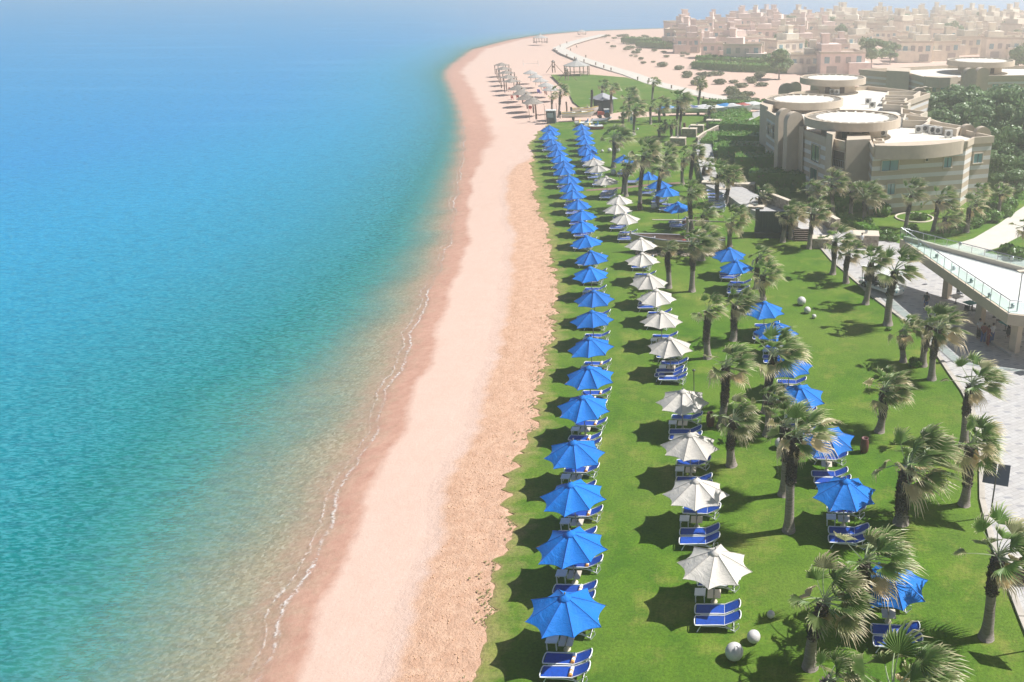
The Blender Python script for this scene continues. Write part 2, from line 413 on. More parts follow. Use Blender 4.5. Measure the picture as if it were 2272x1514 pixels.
M['ball'] = simple('white_stone', (.60, .58, .56), .6, .12, 4, bump=.2)
M['urn'] = simple('maroon_clay', (.13, .045, .045), .5, .25, 4)
M['boat_yellow'] = simple('olive_hull_paint', (.42, .38, .20), .6, .15, 1.5)
M['boat_grey'] = simple('grey_deck_paint', (.36, .36, .39), .6, .12, 2)
M['boat_white'] = simple('white_hull', (.72, .72, .70), .4, .06, 2)
M['boat_red'] = simple('red_paint', (.38, .06, .05), .5); M['boat_blue'] = simple('blue_paint', (.04, .22, .50), .4)
M['yellow'] = simple('yellow_stripe', (.65, .48, .10), .5)
M['rubber'] = simple('grey_rubber', (.30, .31, .33), .6); M['tyre'] = simple('black_tyre', (.03, .03, .03), .8)
M['chair_red'] = simple('red_plastic', (.55, .08, .05), .5); M['chair_purple'] = simple('purple_plastic', (.14, .10, .45), .5)
M['solar'] = glass('solar_panel', (.035, .045, .06), .2)
M['skin'] = simple('skin', (.42, .26, .18), .6, .06); M['hair'] = simple('hair', (.03, .02, .02), .6)
for nm, c in (('red', (.20, .05, .05)), ('white', (.6, .6, .6)), ('blue', (.06, .10, .26)), ('dark', (.04, .045, .06)), ('teal', (.05, .25, .27))): M['cl_'+nm] = simple('cloth_'+nm, c, .9, .1, 6)

# ------------------------------------------------------------------ shoreline and lawn edge as functions of Y
def interp(tab, y):
    if y <= tab[0][0]: a, b = tab[0], tab[1]
    elif y >= tab[-1][0]: a, b = tab[-2], tab[-1]
    else:
        for i in range(len(tab)-1):
            if tab[i][0] <= y <= tab[i+1][0]: a, b = tab[i], tab[i+1]; break
    return a[1]+(b[1]-a[1])*(y-a[0])/(b[0]-a[0])
SEA_Z = -1.0
sh_px = [(570, 1500), (608, 1400), (660, 1280), (697, 1190), (735, 1110), (778, 1020), (815, 940), (850, 860), (884, 780), (908, 715), (928, 660), (952, 600), (980, 535), (993, 460), (1008, 400), (1020, 350), (1027, 300), (1022, 250), (1008, 205), (990, 165), (1000, 148), (1050, 110), (1136, 88), (1200, 78), (1290, 70), (1480, 63)]
sh_px = [(u+24*min(1, max(0, (v-200)/350)), v) for u, v in sh_px]
SH = sorted([(G(u, v, SEA_Z)[1], G(u, v, SEA_Z)[0]) for u, v in sh_px])
SH = [(-60, SH[0][1]+6)]+SH+[(600, 60), (640, 300), (680, 700), (760, 1500)]
def shore(y):
    # light smoothing of the polyline
    return (interp(SH, y)+interp(SH, y-1.5)+interp(SH, y+1.5))/3+.22*math.sin(y*.55)+.12*math.sin(y*1.3+1)
le_px = [(1072, 1514), (1082, 1470), (1085, 1430), (1090, 1380), (1098, 1330), (1108, 1260), (1112, 1225), (1125, 1160), (1130, 1110), (1140, 1050), (1152, 1010), (1178, 975), (1190, 930), (1200, 890), (1212, 850), (1212, 810), (1222, 770), (1230, 720), (1236, 690), (1240, 660), (1238, 620), (1232, 585), (1228, 560), (1220, 530), (1216, 500), (1205, 480), (1192, 460), (1188, 430), (1186, 400), (1183, 370), (1180, 345), (1176, 318), (1190, 300), (1205, 284), (1222, 272)]
LE = sorted([(G(u, v)[1], G(u, v)[0]) for u, v in le_px]); LE = [(-60, LE[0][1]+3)]+LE
rl = random.Random(3)
JR = [random.Random(i*7+1).uniform(-1, 1) for i in range(4000)]
def vnoise(t):
    i = math.floor(t); f = t-i; f = f*f*(3-2*f); return JR[i % 4000]*(1-f)+JR[(i+1) % 4000]*f
def jag(y):
    return .34*vnoise(y*.3)+.20*(1-2.6*abs(vnoise(y*.9+90)))+.26*(1-2.6*abs(vnoise(y*1.9+300)))
def lawn_x(y): return interp(LE, y)+jag(y)
LAWN_END = LE[-1][0]

# ground sheet: one height field from deep sea bed to the far plain
ys = []; y = -20.0
while y < 2600:
    ys.append(y); y += .8 if y < 60 else (1.3 if y < 120 else (3 if y < 260 else (8 if y < 700 else 120)))
mb = MB(); fr_a, di_a = [], []
def ground_z(x, y):
    xs = shore(y); d = x-xs
    if d < 0: return SEA_Z-.02-1.6*(1-math.exp(d/9.0))-.02*min(-d, 60)
    if y < LAWN_END:
        wdt = lawn_x(y)-xs; f = d/wdt
        if f < 1: return SEA_Z+.955*(f**.8)
        return -.045-.35*min(1, max(0, d-wdt-.15))
    ww = 25.0+.4*max(0, y-160); f = min(1, d/ww)
    return SEA_Z+(1-.06)*(f*f*(3-2*f))
cols_sea = [-1800, -900, -450, -250, -150, -100, -70, -50, -36, -26, -19, -14, -10, -7.5, -5.5, -4, -3, -2, -1.2, -.5]
for y in ys:
    xs = shore(y); wdt = (lawn_x(min(y, LAWN_END))-xs) if y < LAWN_END else 25.0+.4*max(0, y-160)
    row = [(xs+c, 0, c) for c in cols_sea]
    NB = 34
    for i in range(NB+1):
        f = i/NB; row.append((xs+wdt*f, f, wdt*f))
    if y < LAWN_END: row.append((xs+wdt+.25, 1, wdt))
    else: row.append((xs+wdt+3, 1, wdt))
    x0 = row[-1][0]
    for c in (4, 10, 20, 40, 80, 160, 320, 700, 1500, 3000): row.append((x0+c, 1, wdt+c))
    for (x, f, d) in row:
        if y < LAWN_END:
            fr = f if d >= 0 else 0
            kb = min(1, max(0, (y-118)/38)); kb = kb*kb*(3-2*kb); fr = fr*(1-kb)+kb*min(.45, max(d, 0)/30.0)
        else:
            fr = min(.45, max(d, 0)/30.0)
        amp = 0
        if d > 0 and y < LAWN_END and f < 1: amp = .05*max(0, f-.5)
        z = ground_z(x, y)+amp*math.sin(x*2.3+math.sin(y*1.7)*2)*math.sin(y*2.9+x)
        mb.v.append((x, y, z)); fr_a.append(fr); di_a.append(d)
    nc = len(row)
for j in range(len(ys)-1):
    for i in range(nc-1):
        a = j*nc+i; mb.f.append((a, a+1, a+nc+1, a+nc)); mb.m.append(0); mb.sm.append(True)
tag(mb.build('ground', M['sand'], attrs={'fr': fr_a, 'dist': di_a}), kind='structure')
# sea
mb = MB(); da = []
wc = [2600, 1500, 800, 450, 250, 150, 100, 70, 50, 36, 26, 19, 14, 10, 7, 5, 3.5, 2.4, 1.5, .8, .2, -.6]
yw = [y for y in ys if y < 700]+[760, 900, 1200, 1800, 2600]
for y in yw:
    for c in wc:
        x = shore(y)-c if y < 700 else interp([(700, 900), (2600, 3500)], y)-c*1.6
        mb.v.append((x, y, SEA_Z)); da.append(c if y < 700 else max(c, 60))
nw = len(wc)
for j in range(len(yw)-1):
    for i in range(nw-1):
        a = j*nw+i; mb.f.append((a, a+1, a+nw+1, a+nw)); mb.m.append(0); mb.sm.append(True)
tag(mb.build('sea', M['water'], attrs={'dist': da}), kind='structure')

# lawns --------------------------------------------------------------
mb = MB(); ed = []
yy = []; y = 8.0
while y < LAWN_END: yy.append(y); y += .22 if y < 70 else .5
yy.append(LAWN_END)
offs = [0, .12, .4, 1, 1.8, 3, 5, 9, 15, 30, 60, 130]
for y in yy:
    x0 = lawn_x(y); 
    mb.v.append((x0-.05, y, -.62)); ed.append(2.2)
    for o in offs:
        mb.v.append((x0+o, y, 0 if o > .2 else (-.01 if o > .1 else -.035))); ed.append((max(0, 1-o/3.2)*.9 if o < 6 else 0)+(.9 if o < .1 else 0))
nl = len(offs)+1
for j in range(len(yy)-1):
    for i in range(nl-1):
        a = j*nl+i; mb.f.append((a, a+1, a+nl+1, a+nl)); mb.m.append(0); mb.sm.append(i > 1)
tag(mb.build('lawn', M['grass'], attrs={'edge': ed}), kind='structure')
def sheet(name, poly, z, mat, label=None, h=None):
    m = MB(); m.prism(poly, z-(h or .25), z)
    return tag(m.build(name, mat), kind='structure')
def px(pts, z=0): return [G(u, v, z) for u, v in pts]
far = px([(1222, 272), (1345, 268), (1430, 260), (1530, 256), (1665, 250), (1800, 246), (2600, 246), (2600, 286), (1800, 286), (1222, 286)])
sheet('lawn', [(lawn_x(LAWN_END-.1), LAWN_END-.1), far[1], far[2], far[3], far[4], far[5], (130, 205), (130, LAWN_END-.1)], .0, M['grass'])
sheet('lawn', px([(1222, 166), (1290, 164), (1390, 172), (1432, 184), (1490, 200), (1545, 214), (1600, 228), (1690, 240), (1560, 247), (1480, 250), (1400, 246), (1345, 252), (1300, 248), (1272, 226), (1262, 205)]), -.02, M['grass'], h=.2)

# ragged fringe of tufts where the turf breaks up into the sand
rf = random.Random(77); mb = MB(); fd = []
y = 24.0
while y < 120:
    for _ in range(2):
        if vnoise(y*.8+50)+rf.uniform(-.5, .5) < .1: continue
        xx = lawn_x(y)+rf.gauss(.05, .42); yy_ = y+rf.uniform(-.04, .04); z0 = -.05; hh = rf.uniform(.015, .05); k = rf.uniform(.2, 1)
        for q in range(4):
            a = rf.uniform(0, 2*PI); dx, dy = math.cos(a), math.sin(a); lw = rf.uniform(.02, .045); le = rf.uniform(.04, .13)
            mb.quad([(xx-dy*lw, yy_+dx*lw, z0), (xx+dy*lw, yy_-dx*lw, z0), (xx+dx*le+dy*lw*.4, yy_+dy*le-dx*lw*.4, z0+hh), (xx+dx*le-dy*lw*.4, yy_+dy*le+dx*lw*.4, z0+hh)]); fd += [k]*4
    y += .05 if y < 70 else .09
tag(mb.build('grass_fringe', M['fringe'], attrs={'dry': fd}, flat=True), 'ragged fringe of grass tufts at the sandy edge of the lawn', 'grass', kind='stuff')
# clods and pebbles on the churned strip of sand
mb = MB()
for _ in range(1500):
    y = rf.uniform(25, 75)**1.0; f = rf.uniform(.66, .99); xs_ = shore(y); xx = xs_+(lawn_x(y)-xs_)*f; r_ = rf.uniform(.015, .045)
    mb.ball((xx, y, ground_z(xx, y)+r_*.2), r_, 6, 4, sq=(1, rf.uniform(.7, 1.2), .6))
tag(mb.build('sand_clods', M['clod']), 'small clods of churned orange sand beside the lawn edge', 'sand clods', kind='stuff')

# paths --------------------------------------------------------------
def ribbon(name, L, Rr, z, mat, thick=.3):
    m = MB(); n = len(L)
    for i in range(n-1):
        z0 = z[i] if isinstance(z, list) else z; z1 = z[i+1] if isinstance(z, list) else z
        a, b, c, d = (*L[i], z0), (*Rr[i], z0), (*Rr[i+1], z1), (*L[i+1], z1)
        m.quad([a, b, c, d])
        for p, q in ((a, d), (c, b)):
            m.quad([p, q, (q[0], q[1], q[2]-thick), (p[0], p[1], p[2]-thick)])
    return tag(m.build(name, mat), kind='structure')
# promenade beside the lawn (lawn level, right part of the picture)
kerb_px = [(2300, 1440), (2272, 1372), (2240, 1290), (2205, 1200), (2183, 1110), (2181, 1012), (2172, 945), (2158, 905), (2139, 869), (2108, 826), (2080, 783), (2040, 735), (1991, 698), (1950, 668), (1905, 628), (1848, 579), (1822, 549)]
kl = px(kerb_px)
sheet('promenade', kl+px([(1838, 534), (1870, 505), (1960, 532), (2010, 545), (2100, 545), (2600, 640), (2900, 1000), (2900, 1440)]), .035, M['paver'])
m = MB()
for i in range(len(kl)-1):
    a, b = Vector((*kl[i], 0)), Vector((*kl[i+1], 0)); t = (b-a).normalized(); nrm = Vector((-t.y, t.x, 0))
    m.box(((a+b)/2+nrm*.1+Vector((0, 0, .02)))[:], ((b-a).length+.05, .3, .2), math.atan2(t.y, t.x))
tag(m.build('kerb', M['kerb']), kind='structure')
# raised walk further back, climbing 0.9 m above the lawn
zU = .9
Lp = [(1600, 285), (1562, 303), (1542, 318), (1548, 350), (1556, 385), (1567, 412), (1613, 432), (1640, 452), (1672, 467), (1700, 474), (1735, 489), (1768, 503), (1797, 518), (1822, 549)]
Rp = [(1625, 292), (1592, 309), (1580, 322), (1584, 350), (1588, 380), (1602, 398), (1640, 412), (1668, 425), (1700, 444), (1724, 455), (1760, 474), (1805, 488), (1838, 500), (1862, 522)]
zs = [.0, .2, .5]+[zU]*9+[.5, .06]
Lx = [G(u, v, z) for (u, v), z in zip(Lp, zs)]; Rx = [G(u, v, z) for (u, v), z in zip(Rp, zs)]
ribbon('walkway', Lx, Rx, zs, M['paver'], .95)
Lp2 = [(1663, 249), (1600, 285)]; Rp2 = [(1690, 252), (1625, 292)]
ribbon('walkway', [G(1800, 236), G(1700, 240), G(1663, 252), G(1625, 270), Lx[0]], [G(1800, 241), G(1712, 245), G(1690, 255), G(1650, 274), Rx[0]], [.03, .03, .03, .03, .01], M['paver'], .2)
# white beach path on the point
cl = px([(1690, 233), (1600, 218), (1540, 206), (1450, 184), (1400, 165), (1350, 150), (1290, 131), (1258, 118), (1240, 107), (1262, 97), (1300, 86), (1340, 77)])
Lq, Rq = [], []
for i, p in enumerate(cl):
    a = Vector(cl[max(0, i-1)]); b = Vector(cl[min(len(cl)-1, i+1)]); t = (b-a).normalized(); nn = Vector((-t.y, t.x))
    Lq.append(tuple(Vector(p)+nn*2.6)); Rq.append(tuple(Vector(p)-nn*2.6))
ribbon('path', Lq, Rq, .03, M['whitepath'], .3)
# curved garden path by the hotel and brown foot path across the lawn
ribbon('path', px([(2060, 560), (2110, 545), (2160, 530), (2215, 498), (2255, 470), (2300, 440), (2400, 390)]), px([(2180, 590), (2160, 568), (2215, 550), (2272, 520), (2330, 490), (2400, 450), (2500, 400)]), .04, M['whitepath'], .2)
ribbon('path', px([(1300, 421), (1360, 417), (1440, 409), (1512, 404)]), px([(1300, 424.5), (1360, 421), (1440, 413), (1512, 407.5)]), .012, M['redpath'], .1)

# ================================================================== PARASOLS
UR, UTOP, URIM = 1.68, 2.85, 1.92
def canopy_mesh(name, mat, seam, seed):
    r = random.Random(seed); b = MB(); NR = 8; NS = 6; K = 7
    sag = [r.uniform(.02, .10) for _ in range(NR)]; rl_ = [UR*r.uniform(.97, 1.03) for _ in range(NR)]
    dz = [r.uniform(-.09, .09) for _ in range(NR)]
    for p in range(NR):
        a0 = 2*PI*p/NR; a1 = 2*PI*(p+1)/NR; base = len(b.v)
        for i in range(K+1):
            f = i/K
            for j in range(NS+1):
                u = j/NS; e = 4*u*(1-u)
                c0 = Vector((math.cos(a0)*rl_[p]*f, math.sin(a0)*rl_[p]*f)); q = (p+1) % NR
                c1 = Vector((math.cos(a1)*rl_[q]*f, math.sin(a1)*rl_[q]*f))
                pt = c0*(1-u)+c1*u; pt = pt*(1-.13*e*f*f)
                zc = UTOP-.08-(UTOP-.08-URIM)*(f**1.08)+(dz[p]*(1-u)+dz[q]*u)*f*f
                z = zc-sag[p]*e*math.sin(PI*min(1, f*.9))*1.2
                b.v.append((pt.x, pt.y, z))
        for i in range(K):
            for j in range(NS):
                a = base+i*(NS+1)+j; b.f.append((a, a+1, a+NS+2, a+NS+1)); b.m.append(0); b.sm.append(True)
        # hem turned down a hand's width
        e0 = base+K*(NS+1)
        for j in range(NS):
            v0, v1 = b.v[e0+j], b.v[e0+j+1]
            b.quad([v0, v1, (v1[0]*.985, v1[1]*.985, v1[2]-.035), (v0[0]*.985, v0[1]*.985, v0[2]-.035)], 0)
        # stitched seam over each rib
        pts = [(math.cos(a0)*rl_[p]*f, math.sin(a0)*rl_[p]*f, UTOP-.08-(UTOP-.08-URIM)*(f**1.08)+dz[p]*f*f+.006) for f in (.1, .35, .6, .8, 1.01)]
        b.tube(pts, .013, 4, m=1)
    # small cap over the hub
    b.lathe([(0.02, UTOP+.0), (.12, UTOP-.05), (.27, UTOP-.155), (.275, UTOP-.19)], 8, m=0)
    return b.mesh(name, [mat, seam])
CAN_B = [canopy_mesh('canopy', M['blue_canvas'], M['seam_blue'], s) for s in (1, 2, 3, 11, 12)]
CAN_W = [canopy_mesh('canopy', M['cream_canvas'], M['seam_cream'], s) for s in (4, 5, 6, 14, 15)]
POLE = MB().tube([(0, 0, 0), (0, 0, UTOP-.05)], .032, 8).mesh('pole', M['pole'])
FIN = MB().lathe([(0, UTOP+.12), (.03, UTOP+.1), (.035, UTOP+.05), (.02, UTOP), (.05, UTOP-.03), (0.05, UTOP-.06)], 8).mesh('finial', M['pole'])
def ribs_mesh(): 
    b = MB()
    for p in range(8):
        a = 2*PI*p/8; c, s = math.cos(a), math.sin(a)
        b.tube([(c*.05, s*.05, UTOP-.16), (c*UR*.97, s*UR*.97, URIM-.03)], .012, 4)
        b.tube([(c*.05, s*.05, 1.75), (c*UR*.45, s*UR*.45, (UTOP+URIM)/2-.12)], .010, 4)
    b.lathe([(.05, 1.7), (.06, 1.72), (.06, 1.8), (.05, 1.82)], 8)
    return b.mesh('ribs', M['wood'])
RIB = ribs_mesh()
def parasol(x, y, white, label, group, rs):
    e = empty('parasol', (x, y, 0), rs.uniform(0, PI/4)); e.rotation_euler = (rs.uniform(-.045, .045), rs.uniform(-.045, .045), rs.uniform(0, PI/4))
    tag(e, label, 'parasol', group)
    add('pole', POLE, e); add('canopy', rs.choice(CAN_W if white else CAN_B), e); add('finial', FIN, e)
    if y < 100: add('ribs', RIB, e)
    return e
# ================================================================== LOUNGERS
def lounger_meshes():
    fr = MB()
    for s in (-1, 1):
        yq = s*.31
        fr.tube([(-.95, yq, .36), (-.6, yq, .36), (0, yq, .375), (.32, yq, .36), (.62, yq, .50), (.97, yq*.9, .70)], .026, 6)
        fr.tube([(-.72, yq, .33), (-.45, yq, .30), (0, yq, .30), (.35, yq, .24), (.72, yq, .06)], .022, 6)
        fr.tube([(.30, yq, .34), (.55, yq, .20), (.86, yq, .42)], .016, 5)
        fr.tube([(.46, yq, .20), (.78, yq, .28)], .014, 5)
    fr.tube([(-.95, -.31, .36), (-.99, -.2, .36), (-1.0, 0, .36), (-.99, .2, .36), (-.95, .31, .36)], .026, 6)
    fr.tube([(.97, -.28, .70), (1.02, -.15, .73), (1.03, 0, .735), (1.02, .15, .73), (.97, .28, .70)], .026, 6)
    for x, z in ((-.6, .33), (.32, .335), (.72, .07)): fr.tube([(x, -.31, z), (x, .31, z)], .018, 5)
    frame = fr.mesh('frame', M['white_plastic'])
    st = MB()
    xs = [-.93, -.6, -.27, .02, .31]
    for i in range(len(xs)-1):
        z0, z1 = .365-.012*(i > 0), .365-.012
        st.quad([(xs[i], -.285, z0), (xs[i+1], -.285, z1), (xs[i+1], .285, z1), (xs[i], .285, z0)])
        st.quad([(xs[i], .285, z0-.015), (xs[i+1], .285, z1-.015), (xs[i+1], -.285, z1-.015), (xs[i], -.285, z0-.015)])
    seat = st.mesh('seat', M['blue_sling'])
    bk = MB(); bp = [(.33, .355, .285), (.62, .49, .285), (.97, .685, .255), (1.01, .715, .13)]
    for i in range(len(bp)-1):
        (x0, z0, w0), (x1, z1, w1) = bp[i], bp[i+1]
        bk.quad([(x0, -w0, z0), (x1, -w1, z1), (x1, w1, z1), (x0, w0, z0)])
        bk.quad([(x0, w0, z0-.015), (x1, w1, z1-.015), (x1, -w1, z1-.015), (x0, -w0, z0-.015)])
    back = bk.mesh('backrest', M['blue_sling'])
    legs = []
    for x0, x1 in ((-.70, -.88), (.70, .80)):
        for s in (-1, 1):
            l = MB()
            if x0 < 0: l.tube([(x0, s*.31, .34), (x1, s*.32, .0)], .024, 6)
            else: l.tube([(.92, s*.31, .45), (.95, s*.315, .28), (.74, s*.315, .0)], .024, 6)
            legs.append(l.mesh('leg', M['white_plastic']))
    f2 = MB(); f2.v = []
    return frame, seat, back, legs
LFR, LSE, LBK, LLG = lounger_meshes()
def lounger(x, y, rz, label, group, z=0.0, near=True):
    e = empty('sun_lounger', (x, y, z), rz); tag(e, label, 'sun lounger', group)
    add('frame', LFR, e); add('seat', LSE, e); add('backrest', LBK, e)
    for l in LLG: add('leg', l, e)
    return e
def table_meshes():
    t = MB(); t.box((0, 0, .43), (.50, .50, .03)); t.box((0, 0, .40), (.46, .46, .03))
    top = t.mesh('table_top', M['table_white'])
    legs = []
    for sx in (-1, 1):
        for sy in (-1, 1):
            legs.append(MB().box((sx*.2, sy*.2, .195), (.05, .05, .39)).mesh('leg', M['table_white']))
    c = MB()
    for s in (1, -1): c.box((s*.165, 0, .45), (.27, .60, .03))
    ctop = c.mesh('table_top', M['cream_table'])
    cst = MB().lathe([(.16, 0), (.15, .05), (.07, .1), (.06, .43)], 10).mesh('pedestal', M['cream_table'])
    return top, legs, ctop, cst
TTOP, TLEG, CTOP, CST = table_meshes()
def table(x, y, rz, label, group):
    e = empty('side_table', (x, y, 0), rz); tag(e, label, 'side table', group)
    add('table_top', TTOP, e)
    for l in TLEG: add('leg', l, e)
def pole_table(x, y, rz, label, group):
    e = empty('pole_table', (x, y, 0), rz); tag(e, label, 'side table', group)
    add('table_top', CTOP, e); add('pedestal', CST, e)
TWM = MB().tube([(0, -.27, .43), (0, .05, .43)], .075, 10).mesh('rolled_towel', M['towel_white'])
def twm():
    b = MB()
    for i, (a, c, m) in enumerate(((-.27, -.17, 1), (-.17, -.04, 0), (-.04, .02, 1), (.02, .22, 0))):
        b.tube([(0, a, .445), (0, c, .445)], .078, 10, m=m)
    return b.mesh('rolled_towel', [M['towel_white'], M['towel_orange']])
TWM2 = twm()
ROW_A = [(1247, 1320), (1266, 1180), (1273, 1070), (1272, 976), (1292.6, 876), (1306, 810.5), (1310.5, 748), (1313.5, 688.7), (1316.4, 642.6), (1310.5, 590.6), (1312.9, 555), (1303, 521.7), (1292.5, 489), (1292, 465), (1281, 441.3), (1271.4, 420.7), (1267.6, 403.7), (1261.4, 387.4), (1252, 368), (1249, 356), (1243.5, 342.5), (1237.7, 330.3), (1233.4, 317.7), (1224, 307.6), (1215, 295.5), (1223, 287), (1218, 277.5)]
ROW_B = [(1583, 1220, 1), (1543.9, 1064, 1), (1530.6, 960, 1), (1512.6, 862.6, 1), (1487, 746.6, 1), (1466.5, 690, 1), (1456, 641, 1), (1436.8, 606, 1), (1425, 560, 1), (1421, 527, 1), (1387, 472, 1), (1370, 450, 1), (1375.5, 432.8, 1), (1345.5, 389.5, 1), (1328, 364, 1), (1318, 350, 1), (1310.6, 339.8, 0), (1304.8, 326.6, 0), (1301.6, 318.7, 0), (1299.5, 306, 0), (1297, 296.5, 0), (1293, 285, 0), (1289.4, 274.8, 0)]
ROW_C = [(1980, 1262), (1877, 1062), (1838, 948), (1775, 852), (1752, 787), (1719.6, 713), (1695.7, 667), (1636, 577), (1617.8, 547.8), (1504.7, 446.8), (1480, 413.5), (1462, 398), (1437.6, 381), (1384, 343)]
ru = random.Random(11)
def setgroup(x, y, i, row, rowname, rz, fronts, backs, towels=False, left=True):
    """loungers and tables of one parasol, heads to the right, feet to the sea"""
    def L(dx, dy): 
        c, s = math.cos(rz), math.sin(rz); return (x+dx*c-dy*s, y+dx*s+dy*c)
    of = 'the %s %s parasol' % (word(i), rowname.replace(' row', '').replace('middle', 'middle-row').replace('palm', 'palm-row'))
    dyo = {1: [-.95], 2: [-.93, -1.66], 0: []}[fronts]
    for k, dy in enumerate(dyo):
        px_, py_ = L(.20+ru.uniform(-.05, .05)+(.05 if k else 0), dy)
        r2 = rz+ru.uniform(-.05, .05)
        lounger(px_, py_, r2, ('outer' if k else 'inner')+' blue sun lounger on the camera side of '+of, 'blue loungers in the '+rowname)
        if towels:
            o = add('rolled_towel', TWM2, None, (px_+.26, py_, -.035), (0, 0, r2)); tag(o, 'rolled white and orange towel on the '+('outer' if k else 'inner')+' lounger before '+of, 'towel', 'rolled towels on loungers')
    for k in range(backs):
        dy = .95+.74*k
        px_, py_ = L(.16+ru.uniform(-.06, .06), dy); r2 = rz+ru.uniform(-.05, .05)
        lounger(px_, py_, r2, ('far' if k else 'close')+' blue sun lounger just behind the pole of '+of, 'blue loungers in the '+rowname)
        if towels and k == 0:
            o = add('rolled_towel', TWM2, None, (px_+.30, py_, -.035), (0, 0, r2)); tag(o, 'rolled towel on the lounger behind the pole of '+of, 'towel', 'rolled towels on loungers')
    pole_table(x+.02, y-.02, rz, 'pale table fixed round the pole of '+of, 'tables round parasol poles')
    if left:
        tx, ty = L(-.62, .12); table(tx, ty, rz, 'white plastic side table left of the pole of '+of, 'white plastic side tables')
A_XY = []
for i, p in enumerate(ROW_A):
    x, y = G(*p, UTOP)
    A_XY.append((x, y))
    parasol(x, y, False, '%s blue parasol in the long row along the beach edge' % (word(i)), 'blue parasols along the beach edge', ru)
    setgroup(x, y, i, 'A', 'beach-edge row', -.03, 2, 1, towels=(i < 7))
for i, p in enumerate(ROW_B):
    x, y = G(p[0], p[1], UTOP); wh = p[2] == 1
    if wh: parasol(x, y, True, '%s off-white parasol from the camera in the middle lawn row' % (word(i)), 'off-white parasols in the middle row', ru)
    else: parasol(x, y, False, '%s blue parasol at the far end of the middle row, past the white ones' % ('first', 'second', 'third', 'fourth', 'fifth', 'sixth', 'seventh')[i-16], 'blue parasols at the end of the middle row', ru)
    setgroup(x, y, i, 'B', 'middle row', -.03, 2 if i not in (5, 8) else 1, 1, left=i < 8 or i % 2 == 0)
for i, p in enumerate(ROW_C):
    x, y = G(p[0], p[1], UTOP)
    parasol(x, y, False, '%s blue parasol among the palms of the right-hand row' % word(i), 'blue parasols among the palms', ru)
    setgroup(x, y, i, 'C', 'palm row', -.10, 2, 1, left=i % 2 == 1)
# loungers standing without a parasol
k = 0
for (u, v, n) in ((1347, 438, 4), (1484, 842, 2), (1487, 800, 2), (1404, 410, 2), (1412, 372, 2), (1502, 500, 2)):
    x, y = G(u, v)
    for j in range(n):
        lounger(x+.05*j, y+.72*j, ru.uniform(-.04, .04), '%s lounger of the %s group standing on the lawn without a parasol' % (word(j), word(k)), 'loungers standing without a parasol')
    k += 1
# stacked spare loungers beside the walk
for j in range(9):
    x, y = G(1592-j*1.5, 470-j*7.5)
    for q in range(2):
        lounger(x, y, -.1, '%s spare lounger at %s level in the row parked by the walkway wall' % (word(j), ('ground', 'upper')[q]), 'spare loungers parked by the walkway', z=.22*q)
# ================================================================== PALMS
def frond(b, dry, r, org, dirv, plen, fan, wind, deadness):
    """one fan leaf: petiole then a pleated fan of blades"""
    d = Vector(dirv).normalized(); p = Vector(org); pts = [p.copy()]; cur = p.copy(); dd = d.copy()
    for i in range(4):
        dd = (dd+wind*.10+Vector((0, 0, -.09))).normalized(); cur = cur+dd*plen/4; pts.append(cur.copy())
    n0 = len(b.v); b.tube(pts, [.035, .028, .022, .018, .014], 4, m=1); dry += [0.0]*(len(b.v)-n0)
    side = dd.cross(Vector((0, 0, 1)))
    if side.length < .05: side = Vector((1, 0, 0))
    side.normalize(); up = side.cross(dd).normalized()
    roll = r.uniform(-.5, .5); side, up = side*math.cos(roll)+up*math.sin(roll), up*math.cos(roll)-side*math.sin(roll)
    nb = 17; span = R(r.uniform(68, 88)); fold = r.uniform(.15, .55)
    rays = []
    for k in range(nb+1):
        a = -span+2*span*k/nb
        v = dd*math.cos(a)+side*math.sin(a)+up*(fold*abs(math.sin(a))-.1)
        rays.append(v.normalized())
    base = cur; dtone = deadness
    for k in range(nb):
        mid = (rays[k]+rays[k+1]).normalized(); L = fan*r.uniform(.82, 1.1)*(1-.25*abs(k/nb-.5)*2)
        gl, gr = base+rays[k]*L*.5+up*(.03), base+rays[k+1]*L*.5+up*.03
        m1 = base+mid*L*.5-up*.03
        g = Vector((0, 0, -1))
        m2 = base+mid*L*.80+(g*.07+wind*.12)*L*(.7+deadness)
        tip = base+mid*L*1.0+(g*(.20+.45*deadness)+wind*.30)*L*r.uniform(.5, 1.2)
        wv = (rays[k+1]-rays[k])*L*.16
        n = len(b.v)
        b.v += [tuple(base), tuple(gl), tuple(m1), tuple(gr), tuple(m2-wv), tuple(m2+wv), tuple(tip)]
        tp = min(1, dtone+r.choice((.15, .5, .8, 1.))); dry += [dtone, dtone+.0, dtone, dtone, min(1, dtone+.45*tp), min(1, dtone+.45*tp), tp]
        for f in ((0, 1, 2), (0, 2, 3), (1, 4, 2), (2, 4, 5), (2, 5, 3), (4, 6, 5)):
            b.f.append(tuple(n+i for i in f)); b.m.append(0); b.sm.append(False)
